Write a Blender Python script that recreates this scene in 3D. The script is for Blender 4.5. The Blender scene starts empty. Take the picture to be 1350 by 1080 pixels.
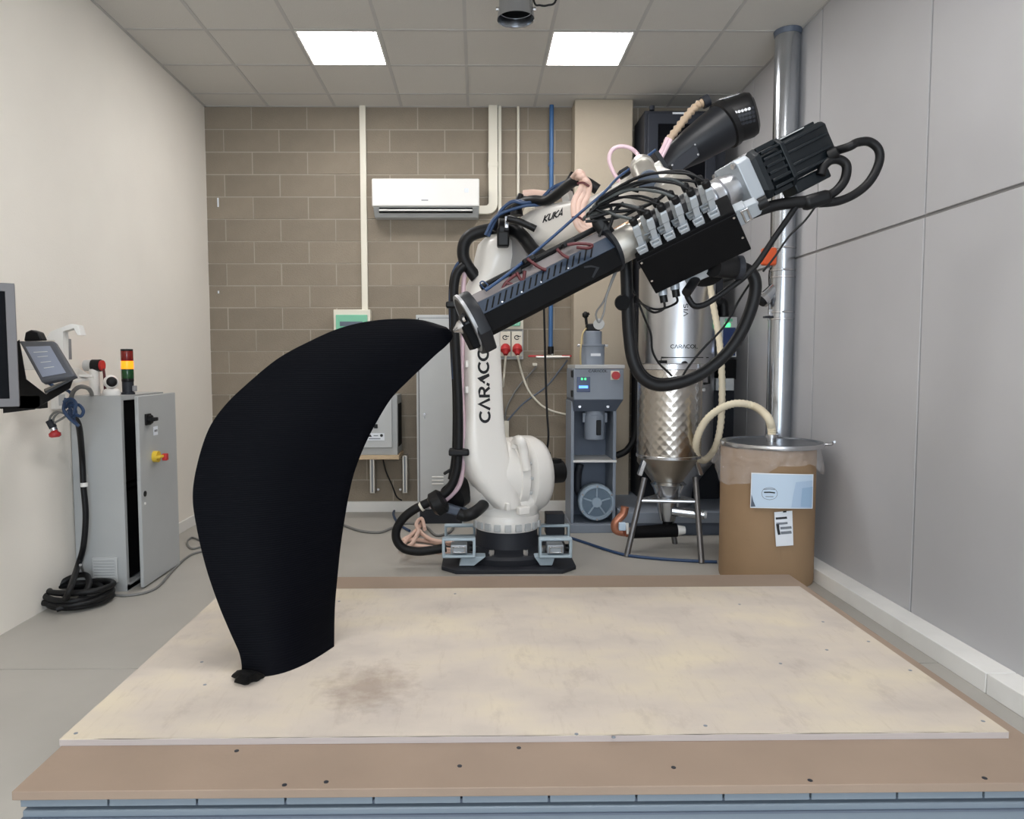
import bpy, math, random
from math import sin, cos, pi, radians, atan2, sqrt
from mathutils import Vector as V, Matrix
from mathutils.bvhtree import BVHTree
random.seed(7)
C = bpy.context.scene.collection
S = bpy.context.scene

# ------------------------------------------------------------------ camera, world, lights, exposure
F, CX, CY = 953.6, 640.5, 540.0
PITCH, YAW, ROLL, H = .0651, .0115, -.002, 1.395
HC, D, XL, XR = 3.70, 6.712, -2.455, 2.263          # ceiling height, back wall, left wall, right wall
fw = V((sin(YAW)*cos(PITCH), cos(YAW)*cos(PITCH), -sin(PITCH)))
rt0 = V((cos(YAW), -sin(YAW), 0)); up0 = rt0.cross(fw)
rt = rt0*cos(ROLL)+up0*sin(ROLL); up = -rt0*sin(ROLL)+up0*cos(ROLL)
CAM = V((0, 0, H))
cd = bpy.data.cameras.new('camera'); co = bpy.data.objects.new('camera', cd); C.objects.link(co)
cd.sensor_width = 36; cd.lens = 36*F/1350; cd.shift_x = (675-CX)/1350; cd.shift_y = 0
cd.clip_start = .05
m3 = Matrix((rt, up, -fw)).transposed().to_4x4(); m3.translation = CAM
co.matrix_world = m3
S.camera = co
S.view_settings.view_transform = 'Standard'; S.view_settings.look = 'None'
S.view_settings.gamma = 1; S.view_settings.use_curve_mapping = False
S.view_settings.exposure = 0.0
PANEL_POWER = 25.0
W = bpy.data.worlds.new('world'); S.world = W; W.use_nodes = True
W.node_tree.nodes['Background'].inputs[0].default_value = (.75, .87, 1, 1)
W.node_tree.nodes['Background'].inputs[1].default_value = .6
ld = bpy.data.lights.new('rear_cool_fill', 'AREA'); ld.shape = 'RECTANGLE'; ld.size = 3.6; ld.size_y = 2.2  # unseen cool fill added behind the camera for a bluish tint
ld.energy = 200; ld.color = (.80, .90, 1)
lo = bpy.data.objects.new('rear_cool_fill', ld); C.objects.link(lo)
lo.location = (0.2, -3.3, 1.9); lo.rotation_euler = (radians(90), 0, 0)

def ray(px, py): return fw + rt*((px-CX)/F) + up*((CY-py)/F)
def at(px, py, Y):
    d = ray(px, py); return CAM + d*(Y/d.y)
def atz(px, py, z):
    d = ray(px, py); return CAM + d*((z-H)/d.z)
def atx(px, py, x):
    d = ray(px, py); return CAM + d*(x/d.x)

# ------------------------------------------------------------------ materials
def lin(c):
    return tuple(((x/255)/12.92 if x <= 10 else (((x/255)+.055)/1.055)**2.4) for x in c)
def mat(name, rgb, rough=.5, metal=0, var=0, vscale=8, bump=0, bscale=60, rand=0, coat=0, emit=0, stretch=None, spec=None):
    m = bpy.data.materials.new(name); m.use_nodes = True; nt = m.node_tree; b = nt.nodes['Principled BSDF']
    c = lin(rgb)+(1,)
    b.inputs['Base Color'].default_value = c; b.inputs['Roughness'].default_value = rough; b.inputs['Metallic'].default_value = metal
    if coat: b.inputs['Coat Weight'].default_value = coat
    if spec is not None: b.inputs['Specular IOR Level'].default_value = spec
    if emit:
        b.inputs['Emission Color'].default_value = c; b.inputs['Emission Strength'].default_value = emit
    tc = nt.nodes.new('ShaderNodeTexCoord'); src = tc.outputs['Object']
    if stretch:
        mp = nt.nodes.new('ShaderNodeMapping'); mp.inputs['Scale'].default_value = stretch
        nt.links.new(src, mp.inputs['Vector']); src = mp.outputs['Vector']
    last = None
    if var:
        n = nt.nodes.new('ShaderNodeTexNoise'); n.inputs['Scale'].default_value = vscale; n.inputs['Detail'].default_value = 6
        nt.links.new(src, n.inputs['Vector'])
        r = nt.nodes.new('ShaderNodeMapRange'); r.inputs[1].default_value = .3; r.inputs[2].default_value = .7
        r.inputs[3].default_value = 1-var; r.inputs[4].default_value = 1+var
        nt.links.new(n.outputs['Fac'], r.inputs[0]); last = r.outputs[0]
    if rand:
        oi = nt.nodes.new('ShaderNodeObjectInfo'); r2 = nt.nodes.new('ShaderNodeMapRange')
        r2.inputs[3].default_value = 1-rand; r2.inputs[4].default_value = 1+rand
        nt.links.new(oi.outputs['Random'], r2.inputs[0])
        if last:
            mu = nt.nodes.new('ShaderNodeMath'); mu.operation = 'MULTIPLY'
            nt.links.new(last, mu.inputs[0]); nt.links.new(r2.outputs[0], mu.inputs[1]); last = mu.outputs[0]
        else: last = r2.outputs[0]
    if last:
        vm = nt.nodes.new('ShaderNodeVectorMath'); vm.operation = 'SCALE'; vm.inputs[0].default_value = c[:3]
        nt.links.new(last, vm.inputs['Scale']); nt.links.new(vm.outputs[0], b.inputs['Base Color'])
    if bump:
        n2 = nt.nodes.new('ShaderNodeTexNoise'); n2.inputs['Scale'].default_value = bscale; n2.inputs['Detail'].default_value = 4
        nt.links.new(src, n2.inputs['Vector'])
        bp = nt.nodes.new('ShaderNodeBump'); bp.inputs['Strength'].default_value = bump; bp.inputs['Distance'].default_value = .01
        nt.links.new(n2.outputs['Fac'], bp.inputs['Height']); nt.links.new(bp.outputs[0], b.inputs['Normal'])
    return m
M_plaster = mat('painted_plaster', (238, 232, 222), .9, var=.02, vscale=2, bump=.12, bscale=90)
M_mortar = mat('mortar', (172, 162, 147), .95, var=.05, bump=.3)
M_block = mat('concrete_block', (140, 129, 114), .95, var=.08, vscale=5, bump=.5, bscale=120, rand=.07)
M_conc = mat('concrete_pillar', (178, 166, 148), .9, var=.05, vscale=3, bump=.2, bscale=60)
M_ctile = mat('ceiling_tile', (206, 203, 197), .95, var=.015, vscale=120, bump=.2, bscale=150, rand=.012)
M_crail = mat('ceiling_rail', (186, 184, 181), .6)
M_panel = mat('wall_panel', (184, 183, 185), .55, var=.015, vscale=3, rand=.01)
M_joint = mat('panel_joint', (150, 148, 146), .8)
M_floor = mat('floor_concrete', (172, 168, 161), .42, var=.05, vscale=2.5, bump=.05, bscale=200)
M_kerb = mat('kerb_concrete', (238, 236, 232), .8, var=.04, vscale=6)
M_white = mat('white_paint', (232, 230, 226), .35, var=.01)
M_robot = mat('robot_white_paint', (236, 232, 226), .32, coat=.15)
M_ivory = mat('ivory_plastic', (226, 220, 204), .45)
M_black = mat('black_plastic', (15, 15, 17), .45, spec=.3)
M_blackm = mat('black_matte', (9, 9, 11), .7, spec=.15)
M_rubber = mat('black_rubber', (15, 15, 17), .5, spec=.3)
M_charcoal = mat('charcoal_paint', (44, 46, 52), .5, var=.03, spec=.25)
M_print = mat('black_polymer', (9, 10, 12), .6, spec=.12)
M_darkmet = mat('dark_anodised_metal', (24, 26, 31), .42, spec=.35)
M_motor = mat('motor_green_black', (13, 20, 25), .45, var=.04, spec=.35)
M_lgrey = mat('light_grey_paint', (188, 190, 190), .5, var=.015, bump=.04, bscale=300)
M_cab = mat('cabinet_grey', (172, 174, 174), .5, var=.015, bump=.04, bscale=300)
M_bgrey = mat('blue_grey_paint', (138, 146, 158), .5, var=.02)
M_dgrey = mat('dark_blue_grey_paint', (90, 99, 114), .5, var=.02)
M_fork = mat('pale_blue_steel', (176, 192, 202), .45, metal=.0, var=.03)
M_bed = mat('light_blue_enamel', (116, 127, 137), .45, var=.02)
M_steel = mat('stainless_steel', (200, 200, 202), .25, metal=1)
M_brush = mat('brushed_steel', (196, 197, 200), .34, metal=1, var=.02, stretch=(40, 40, .4))
M_galv = mat('galvanised_duct', (190, 194, 200), .22, metal=1, var=.05, vscale=5)
M_alu = mat('cast_aluminium', (196, 192, 184), .38, metal=.85)
M_conn = mat('grey_connector', (170, 176, 182), .42, metal=.3)
M_red = mat('red_plastic', (186, 44, 46), .4)
M_dred = mat('dark_red_wire', (84, 24, 28), .5)
M_orange = mat('orange_plastic', (225, 92, 40), .4)
M_yellow = mat('yellow_plastic', (222, 188, 60), .4)
M_green = mat('green_translucent_lid', (120, 190, 158), .2)
M_bluep = mat('blue_pipe_paint', (58, 100, 148), .4)
M_bluec = mat('blue_cable', (38, 64, 100), .5)
M_pink = mat('pink_tubing', (228, 194, 178), .35)
M_pinkc = mat('pale_pink_tubing', (226, 196, 204), .3)
M_copper = mat('copper_pipe', (186, 124, 98), .35, metal=.6)
M_cream = mat('cream_hose', (226, 214, 188), .55)
M_beige = mat('beige_corrugated_hose', (188, 164, 138), .6)
M_gcable = mat('grey_cable', (120, 120, 118), .5)
M_drum = mat('brown_fibre_board', (152, 124, 94), .75, var=.05, vscale=4, bump=.1, bscale=80)
M_paper = mat('white_paper', (228, 232, 238), .7)
M_ink = mat('black_ink', (24, 26, 30), .6)
M_greyink = mat('grey_ink', (120, 126, 134), .6)
M_paleblue = mat('pale_blue_print', (196, 214, 232), .7)
M_midblue = mat('mid_blue_print', (140, 172, 204), .7)
M_wood = mat('raw_board', (196, 172, 140), .7, var=.06, stretch=(2, 20, 20))
M_glass = mat('dark_screen', (12, 13, 17), .5, spec=.06)
M_screen = mat('lit_screen', (112, 118, 132), .3, emit=.3)
M_pendant = mat('pendant_grey', (74, 76, 82), .5)
M_bezel = mat('monitor_bezel', (104, 102, 104), .5)
M_silver = mat('silver_plastic', (150, 150, 152), .4, metal=.2)
M_led = mat('led_diffuser', (255, 253, 252), .5, emit=PANEL_POWER)
M_amber = mat('amber_lamp', (255, 122, 22), .3, emit=2.2)
M_redl = mat('red_lens', (120, 26, 20), .2)
M_greenl = mat('green_lens', (26, 70, 36), .2)
M_gled = mat('green_led', (70, 235, 130), .4, emit=2.2)
M_blued = mat('blue_display', (30, 44, 80), .2, emit=.35)
M_wled = mat('white_display_pixels', (225, 235, 255), .4, emit=2.0)
M_blued2 = mat('blue_display_bar', (90, 150, 255), .4, emit=2.0)

def plywood():
    m = bpy.data.materials.new('plywood_face'); m.use_nodes = True; nt = m.node_tree; N = nt.nodes; L = nt.links
    b = N['Principled BSDF']; b.inputs['Roughness'].default_value = .75
    tc = N.new('ShaderNodeTexCoord')
    mp = N.new('ShaderNodeMapping'); mp.inputs['Scale'].default_value = (1.6, 2.6, 1); mp.inputs['Rotation'].default_value = (0, 0, .25)
    L.new(tc.outputs['Object'], mp.inputs[0])
    n1 = N.new('ShaderNodeTexNoise'); n1.inputs['Scale'].default_value = 1.6; n1.inputs['Detail'].default_value = 7
    L.new(mp.outputs[0], n1.inputs[0])
    r1 = N.new('ShaderNodeValToRGB'); e = r1.color_ramp.elements
    e[0].position = .3; e[0].color = lin((178, 168, 159))+(1,)
    e[1].position = .7; e[1].color = lin((204, 192, 170))+(1,)
    k = e.new(.47); k.color = lin((192, 181, 169))+(1,)
    L.new(n1.outputs[0], r1.inputs[0])
    # grey scuffs
    mp2 = N.new('ShaderNodeMapping'); mp2.inputs['Scale'].default_value = (3.2, 1.6, 1); mp2.inputs['Rotation'].default_value = (0, 0, .5)
    L.new(tc.outputs['Object'], mp2.inputs[0])
    n2 = N.new('ShaderNodeTexNoise'); n2.inputs['Scale'].default_value = 2.2; n2.inputs['Detail'].default_value = 9; n2.inputs['Roughness'].default_value = .7
    L.new(mp2.outputs[0], n2.inputs[0])
    r2 = N.new('ShaderNodeMapRange'); r2.inputs[1].default_value = .55; r2.inputs[2].default_value = .78; r2.inputs[3].default_value = 0; r2.inputs[4].default_value = .6
    L.new(n2.outputs[0], r2.inputs[0])
    mx = N.new('ShaderNodeMixRGB'); mx.inputs[2].default_value = lin((150, 138, 128))+(1,)
    L.new(r2.outputs[0], mx.inputs[0]); L.new(r1.outputs[0], mx.inputs[1])
    mp4 = N.new('ShaderNodeMapping'); mp4.inputs['Scale'].default_value = (10, 1.6, 1); mp4.inputs['Rotation'].default_value = (0, 0, -.55)
    L.new(tc.outputs['Object'], mp4.inputs[0])
    n4 = N.new('ShaderNodeTexNoise'); n4.inputs['Scale'].default_value = 3.4; n4.inputs['Detail'].default_value = 8; n4.inputs['Roughness'].default_value = .72
    L.new(mp4.outputs[0], n4.inputs[0])
    r4 = N.new('ShaderNodeMapRange'); r4.inputs[1].default_value = .54; r4.inputs[2].default_value = .74; r4.inputs[3].default_value = 0; r4.inputs[4].default_value = .3
    L.new(n4.outputs[0], r4.inputs[0])
    mx4 = N.new('ShaderNodeMixRGB'); mx4.inputs[2].default_value = lin((158, 143, 126))+(1,)
    L.new(r4.outputs[0], mx4.inputs[0]); L.new(mx.outputs[0], mx4.inputs[1]); mx = mx4
    # one darker brownish patch with ragged edges, right of the printed part's foot
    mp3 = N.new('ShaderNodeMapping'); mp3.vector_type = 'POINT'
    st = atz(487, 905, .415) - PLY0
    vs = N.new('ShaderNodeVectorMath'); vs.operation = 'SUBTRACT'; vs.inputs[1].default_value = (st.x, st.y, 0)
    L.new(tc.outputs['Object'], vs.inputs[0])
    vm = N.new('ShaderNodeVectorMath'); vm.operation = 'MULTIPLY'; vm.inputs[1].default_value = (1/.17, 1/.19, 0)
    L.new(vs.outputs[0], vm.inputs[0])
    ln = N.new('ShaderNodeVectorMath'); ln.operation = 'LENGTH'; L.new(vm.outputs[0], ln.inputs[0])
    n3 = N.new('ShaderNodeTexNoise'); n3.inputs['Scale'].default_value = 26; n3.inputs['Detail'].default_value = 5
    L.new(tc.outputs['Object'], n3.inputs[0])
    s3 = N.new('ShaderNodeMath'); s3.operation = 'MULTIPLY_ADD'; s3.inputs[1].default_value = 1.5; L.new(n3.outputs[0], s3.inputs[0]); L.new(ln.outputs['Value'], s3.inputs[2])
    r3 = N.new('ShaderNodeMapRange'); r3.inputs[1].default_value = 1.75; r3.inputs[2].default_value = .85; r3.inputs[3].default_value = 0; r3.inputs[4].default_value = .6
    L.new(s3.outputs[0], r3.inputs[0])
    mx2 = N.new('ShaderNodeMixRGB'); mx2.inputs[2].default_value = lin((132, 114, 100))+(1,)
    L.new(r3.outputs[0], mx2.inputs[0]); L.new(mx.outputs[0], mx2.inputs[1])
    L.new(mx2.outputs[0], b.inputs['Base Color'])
    bp = N.new('ShaderNodeBump'); bp.inputs['Strength'].default_value = .12; bp.inputs['Distance'].default_value = .01
    L.new(n2.outputs[0], bp.inputs['Height']); L.new(bp.outputs[0], b.inputs['Normal'])
    return m

def patterned_steel():
    m = bpy.data.materials.new('circle_polished_steel'); m.use_nodes = True; nt = m.node_tree; N = nt.nodes; L = nt.links
    b = N['Principled BSDF']; b.inputs['Base Color'].default_value = lin((186, 180, 172))+(1,)
    b.inputs['Metallic'].default_value = 1; b.inputs['Roughness'].default_value = .24
    tc = N.new('ShaderNodeTexCoord'); sp = N.new('ShaderNodeSeparateXYZ'); L.new(tc.outputs['Object'], sp.inputs[0])
    a = N.new('ShaderNodeMath'); a.operation = 'ARCTAN2'; L.new(sp.outputs[1], a.inputs[0]); L.new(sp.outputs[0], a.inputs[1])
    s = N.new('ShaderNodeMath'); s.operation = 'MULTIPLY'; s.inputs[1].default_value = .24; L.new(a.outputs[0], s.inputs[0])
    cb = N.new('ShaderNodeCombineXYZ'); L.new(s.outputs[0], cb.inputs[0]); L.new(sp.outputs[2], cb.inputs[1])
    mp = N.new('ShaderNodeMapping'); mp.inputs['Rotation'].default_value = (0, 0, pi/4); L.new(cb.outputs[0], mp.inputs[0])
    v = N.new('ShaderNodeTexVoronoi'); v.inputs['Scale'].default_value = 21; v.inputs['Randomness'].default_value = .05; v.feature = 'SMOOTH_F1'; v.inputs['Smoothness'].default_value = .25
    L.new(mp.outputs[0], v.inputs[0])
    bp = N.new('ShaderNodeBump'); bp.inputs['Strength'].default_value = .28; bp.inputs['Distance'].default_value = .01
    L.new(v.outputs['Distance'], bp.inputs['Height']); L.new(bp.outputs[0], b.inputs['Normal'])
    return m

def plastic_film():
    m = bpy.data.materials.new('clear_plastic_film'); m.use_nodes = True; nt = m.node_tree; N = nt.nodes; L = nt.links
    b = N['Principled BSDF']; b.inputs['Base Color'].default_value = lin((228, 222, 220))+(1,); b.inputs['Roughness'].default_value = .1
    b.inputs['Specular IOR Level'].default_value = .9
    tc = N.new('ShaderNodeTexCoord'); nz = N.new('ShaderNodeTexNoise'); nz.inputs['Scale'].default_value = 9; nz.inputs['Detail'].default_value = 3; nz.inputs['Distortion'].default_value = 1.2
    L.new(tc.outputs['Object'], nz.inputs[0]); bp = N.new('ShaderNodeBump'); bp.inputs['Strength'].default_value = .9; bp.inputs['Distance'].default_value = .05
    L.new(nz.outputs[0], bp.inputs['Height']); L.new(bp.outputs[0], b.inputs['Normal'])
    t = N.new('ShaderNodeBsdfTransparent'); mx = N.new('ShaderNodeMixShader'); mx.inputs[0].default_value = .22
    L.new(t.outputs[0], mx.inputs[1]); L.new(b.outputs[0], mx.inputs[2])
    L.new(mx.outputs[0], N['Material Output'].inputs['Surface'])
    return m

# ------------------------------------------------------------------ mesh building
class MB:
    def __init__(s): s.v = []; s.f = []
    def add(s, vs, fs):
        o = len(s.v); s.v += [V(x) for x in vs]; s.f += [tuple(i+o for i in f) for f in fs]; return s
    def box(s, c, size, ax=None):
        c = V(c); X, Y, Z = ax if ax else (V((1, 0, 0)), V((0, 1, 0)), V((0, 0, 1)))
        hx, hy, hz = [k/2 for k in size]
        vs = [c+X*(hx*i)+Y*(hy*j)+Z*(hz*k) for k in (-1, 1) for j in (-1, 1) for i in (-1, 1)]
        return s.add(vs, [(0, 2, 3, 1), (4, 5, 7, 6), (0, 1, 5, 4), (2, 6, 7, 3), (0, 4, 6, 2), (1, 3, 7, 5)])
    def mm(s, a, b):
        a, b = V(a), V(b); return s.box((a+b)/2, [abs(k) for k in (b-a)])
    def rings(s, rs, cap=True, closed=False):
        n = len(rs[0]); o = len(s.v)
        for r in rs: s.v += [V(p) for p in r]
        m = len(rs)
        for i in range(m if closed else m-1):
            for j in range(n):
                a = o+i*n+j; b = o+i*n+(j+1) % n; i2 = (i+1) % m
                s.f.append((a, b, o+i2*n+(j+1) % n, o+i2*n+j))
        if cap and not closed:
            s.f.append(tuple(o+j for j in reversed(range(n)))); s.f.append(tuple(o+(m-1)*n+j for j in range(n)))
        return s
    def lathe(s, o, d, prof, n=28, cap=True, closed=False):
        o, d = V(o), V(d).normalized(); x = d.orthogonal().normalized(); y = d.cross(x)
        return s.rings([[o+d*t+(x*cos(2*pi*k/n)+y*sin(2*pi*k/n))*r for k in range(n)] for t, r in prof], cap, closed)
    def cyl(s, a, b, r0, r1=None, n=20):
        a, b = V(a), V(b); r1 = r0 if r1 is None else r1
        return s.lathe(a, b-a, [(0, r0), ((b-a).length, r1)], n)
    def prism(s, poly, vec):
        vec = V(vec); return s.rings([poly, [V(p)+vec for p in poly]])
    def tube(s, pts, r, n=10, smooth=True, sub=6, rib=None):
        pts = [V(p) for p in pts]
        if smooth and len(pts) > 2: pts = spline(pts, sub)
        rs = r if isinstance(r, (list, tuple)) else None
        T = [(pts[min(i+1, len(pts)-1)]-pts[max(i-1, 0)]).normalized() for i in range(len(pts))]
        x = T[0].orthogonal().normalized(); out = []
        for i, p in enumerate(pts):
            x = (x-T[i]*x.dot(T[i])).normalized(); y = T[i].cross(x)
            rr = r if rs is None else rs[0]+(rs[1]-rs[0])*i/(len(pts)-1)
            if rib and i % 2: rr *= rib
            out.append([p+(x*cos(2*pi*k/n)+y*sin(2*pi*k/n))*rr for k in range(n)])
        return s.rings(out)
    def loft(s, secs, n=28):
        """secs: (centre, X half vector, Y half vector, exponent)"""
        rs = []
        for c, X, Y, e in secs:
            r = []
            for k in range(n):
                a = 2*pi*k/n; ca, sa = cos(a), sin(a)
                r.append(V(c)+V(X)*(math.copysign(abs(ca)**(2/e), ca))+V(Y)*(math.copysign(abs(sa)**(2/e), sa)))
            rs.append(r)
        return s.rings(rs)
    def frame(s, c, X, Y, Z, w, h, t, d):
        """rectangular ring w x h in the X,Z plane, bar t, depth d along Y"""
        c = V(c); o = [(-w/2, -h/2), (w/2, -h/2), (w/2, h/2), (-w/2, h/2)]
        i = [(-w/2+t, -h/2+t), (w/2-t, -h/2+t), (w/2-t, h/2-t), (-w/2+t, h/2-t)]
        P = lambda q, k: c+X*q[0]+Z*q[1]+Y*(k*d/2)
        vs = [P(q, -1) for q in o]+[P(q, -1) for q in i]+[P(q, 1) for q in o]+[P(q, 1) for q in i]
        fs = []
        for k in range(4):
            l = (k+1) % 4
            fs += [(k, l, 4+l, 4+k), (8+k, 12+k, 12+l, 8+l), (k, 8+k, 8+l, l), (4+k, 4+l, 12+l, 12+k)]
        return s.add(vs, fs)
    def ribbon(s, path, w, fn, closed=False):
        """flat stroke in a 2-D plane, mapped to 3-D by fn(x, y)"""
        P = [V((a, b)) for a, b in path]; n = len(P); L = []; R = []
        for i in range(n):
            a = P[(i-1) % n] if (closed or i) else P[i]; b = P[(i+1) % n] if (closed or i < n-1) else P[i]
            d = (b-a).normalized(); q = V((-d.y, d.x))
            if 0 < i < n-1 or closed:
                d1 = (P[i]-a).normalized(); q1 = V((-d1.y, d1.x)); k = q.dot(q1); q = q/max(k, .5)
            L.append(P[i]+q*w/2); R.append(P[i]-q*w/2)
        o = len(s.v); s.v += [fn(*p) for p in L]+[fn(*p) for p in R]
        for i in range(n if closed else n-1):
            j = (i+1) % n; s.f.append((o+i, o+n+i, o+n+j, o+j))
        return s
def spline(pts, sub=6):
    out = []
    for i in range(len(pts)-1):
        p0 = pts[max(i-1, 0)]; p1 = pts[i]; p2 = pts[i+1]; p3 = pts[min(i+2, len(pts)-1)]
        for k in range(sub):
            t = k/sub
            out.append(.5*((2*p1)+(p2-p0)*t+(2*p0-5*p1+4*p2-p3)*t*t+(3*p1-p0-3*p2+p3)*t**3))
    return out+[pts[-1]]

LOC = {}
def mesh_from(name, mb, loc, m, angle):
    me = bpy.data.meshes.new(name); me.from_pydata([tuple(v-loc) for v in mb.v], [], mb.f)
    import bmesh
    bm = bmesh.new(); bm.from_mesh(me); bmesh.ops.recalc_face_normals(bm, faces=bm.faces); bm.to_mesh(me); bm.free()
    me.materials.append(m)
    if angle is not None and len(me.polygons):
        me.shade_smooth(); me.set_sharp_from_angle(angle=radians(angle))
    return me
def obj(name, mb, m, parent=None, bevel=0, angle=35, label=None, cat=None, group=None, kind=None, seg=2):
    if parent: loc = LOC[parent.name]
    else:
        lo = V([min(v[i] for v in mb.v) for i in range(3)]); hi = V([max(v[i] for v in mb.v) for i in range(3)])
        loc = V(((lo.x+hi.x)/2, (lo.y+hi.y)/2, lo.z))
    o = bpy.data.objects.new(name, mesh_from(name, mb, loc, m, angle)); C.objects.link(o)
    if parent: o.parent = parent
    else: o.location = loc
    LOC[o.name] = loc
    if bevel:
        b = o.modifiers.new('bevel', 'BEVEL'); b.width = bevel; b.segments = seg; b.limit_method = 'ANGLE'; b.angle_limit = radians(40)
    return tag(o, label, cat, group, kind)
def tag(o, label=None, cat=None, group=None, kind=None):
    for k, v in (('label', label), ('category', cat), ('group', group), ('kind', kind)):
        if v: o[k] = v
    return o
def thing(name, loc, label, cat, group=None):
    o = bpy.data.objects.new(name, None); C.objects.link(o); o.location = loc; o.empty_display_size = .1
    LOC[o.name] = V(loc); return tag(o, label, cat, group)
def box(name, a, b, m, parent=None, bevel=.003, **k): return obj(name, MB().mm(a, b), m, parent, bevel, **k)
def tube(name, pts, r, m, parent=None, **k):
    kw = {q: k.pop(q) for q in ('n', 'sub', 'rib', 'smooth') if q in k}
    return obj(name, MB().tube(pts, r, **kw), m, parent, angle=60, **k)
def cyl(name, a, b, r, m, parent=None, r1=None, n=24, **k): return obj(name, MB().cyl(a, b, r, r1, n), m, parent, **k)
def pts(Y, *pp):
    """points (px, py) at distance Y, or (px, py, Y) with their own distance"""
    return [at(p[0], p[1], p[2] if len(p) > 2 else Y) for p in pp]

# stroke letters in a unit-high cell: (advance, [polylines])
def arc(cx, cy, rx, ry, a0, a1, n=14): return [(cx+rx*cos(radians(a0+(a1-a0)*k/n)), cy+ry*sin(radians(a0+(a1-a0)*k/n))) for k in range(n+1)]
GL = {'C': (.86, [arc(.45, .5, .4, .43, 45, 315)]), 'O': (1.0, [arc(.46, .5, .4, .43, 0, 360, 22)]),
      'L': (.66, [[(.1, 1), (.1, .06), (.6, .06)]]), 'Y': (.86, [[(.05, 0), (.4, .95), (.75, 0)]]),
      'R': (.82, [[(.1, 0), (.1, .94), (.4, .94)]+arc(.4, .71, .25, .23, 80, -90, 8)+[(.1, .48)], [(.38, .48), (.7, 0)]]),
      'Z': (.86, [[(.03, 0), (.13, .26)], [(.2, .42), (.4, .95), (.75, 0)]]),
      'K': (.86, [[(.1, 0), (.1, 1)], [(.75, 1), (.14, .48), (.78, 0)]]), 'U': (.9, [[(.1, 1), (.1, .35)]+arc(.42, .35, .32, .3, 180, 360, 8)+[(.74, 1)]]),
      'A': (.9, [[(.03, 0), (.42, 1), (.8, 0)], [(.2, .3), (.64, .3)]]), 'V': (.86, [[(.04, 1), (.4, .05), (.76, 1)]]),
      'I': (.4, [[(.15, 0), (.15, 1)]]), 'S': (.8, [arc(.38, .73, .28, .22, 30, 250, 8)+arc(.38, .27, .3, .24, 80, -150, 9)]),
      'A_': (.9, [[(.03, 0), (.42, 1), (.8, 0)]])}
def lettering(name, word, fn, weight, m, parent, slant=0):
    """fn(u, v): u 0..1 along the word, v 0..1 up"""
    tot = sum(GL[c][0] for c in word); mb = MB(); x = 0
    for c in word:
        for pl in GL[c][1]:
            pl2 = []
            for i, (a, b) in enumerate(pl):
                pl2.append((x+a+slant*b, b))
            mb.ribbon(pl2, weight, lambda u, v: fn(u/tot, v))
        x += GL[c][0]
    return obj(name, mb, m, parent, angle=None)
def bvh(*obs):
    vs = []; fs = []
    for o in obs:
        k = len(vs); vs += [v.co+LOC[o.name] for v in o.data.vertices]; fs += [tuple(i+k for i in p.vertices) for p in o.data.polygons]
    return BVHTree.FromPolygons(vs, fs)
def onto(tree, px, py, off=.0025):
    d = ray(px, py).normalized(); h = tree.ray_cast(CAM, d)
    if h[0] is None:
        h = tree.find_nearest(CAM+d*5); return h[0]-d*off
    n = h[1] if h[1].dot(d) < 0 else -h[1]
    return h[0]+n*off
def pxmap(tree, p0, p1, ph):
    """word from pixel p0 to p1, letter height vector ph, laid onto the surface in tree"""
    return lambda u, v: onto(tree, p0[0]+(p1[0]-p0[0])*u+ph[0]*v, p0[1]+(p1[1]-p0[1])*u+ph[1]*v)
X_, Y_, Z_ = V((1, 0, 0)), V((0, 1, 0)), V((0, 0, 1))

# ------------------------------------------------------------------ room shell
RB = -3.6                                                     # rear end of the room, behind the camera
fl = obj('floor', MB().mm((XL-.2, RB, -.3), (XR+.2, D+.2, -.02)), M_charcoal, kind='structure')
for a, b in ((RB, 3.243), (3.249, D+.1)):
    box('floor_slab', (XL-.1, a, -.02), (XR+.1, b, 0), M_floor, fl, .002)
wl = obj('wall_left', MB().mm((XL-.2, RB, 0), (XL, D+.2, HC+.3)), M_plaster, kind='structure')
box('baseboard_left', (XL, 4.99, 0), (XL+.02, D, .09), M_white, kind='structure')
wb = obj('wall_back', MB().mm((XL-.2, D+.004, 0), (XR+.2, D+.2, HC+.3)), M_mortar, kind='structure')
bw = MB().mm((-.245, -.02, -.095), (.245, .02, .095))
b0 = bpy.data.objects.new('block', mesh_from('block', bw, V((0, 0, 0)), M_block, None)); base_mesh = b0.data
C.objects.link(b0); b0.parent = wb; first = True
phx = [at(367.8, 185, D).x, at(332.6, 214, D).x]
for r in range(19):
    z0 = 3.5-.2*r
    zz = z0+.0; zt = min(z0+.2, HC+.05)
    if z0 < .08: continue
    x0 = phx[(r+1) % 2] - .5*6
    k = 0
    while x0+k*.5 < 1.5:
        xa = x0+k*.5+.005; xb = xa+.49; k += 1
        if xb < XL+.03: continue
        if first: o = b0; first = False
        else: o = b0.copy(); C.objects.link(o)
        xa2 = max(xa, XL); w = xb-xa2
        o.location = V(((xa2+xb)/2+random.uniform(-.001, .001), D+.02+random.uniform(-.003, .003), z0+.1)) - LOC['wall_back']
        o.scale = (w/.49, 1, 1)
        o.rotation_euler = (random.uniform(-.004, .004), random.uniform(-.002, .002), 0)
for px, py0, py1 in ((287.5, 261, 273), (288, 383.5, 387)):
    a = at(px, py1, D); b = at(px, py0, D); box('plaster_dab', (a.x-.006, D-.005, a.z), (a.x+.008, D+.002, b.z), M_paper, wb, .002)
p0 = at(757, 300, 6.5); p1 = at(833, 300, 6.5)
pil = box('wall_pillar', (p0.x, 6.5, 0), (p1.x, D, HC), M_conc, None, .008, kind='structure')
box('baseboard_back', (XL, D-.02, 0), (p0.x, D, .1), M_white, kind='structure')
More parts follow.
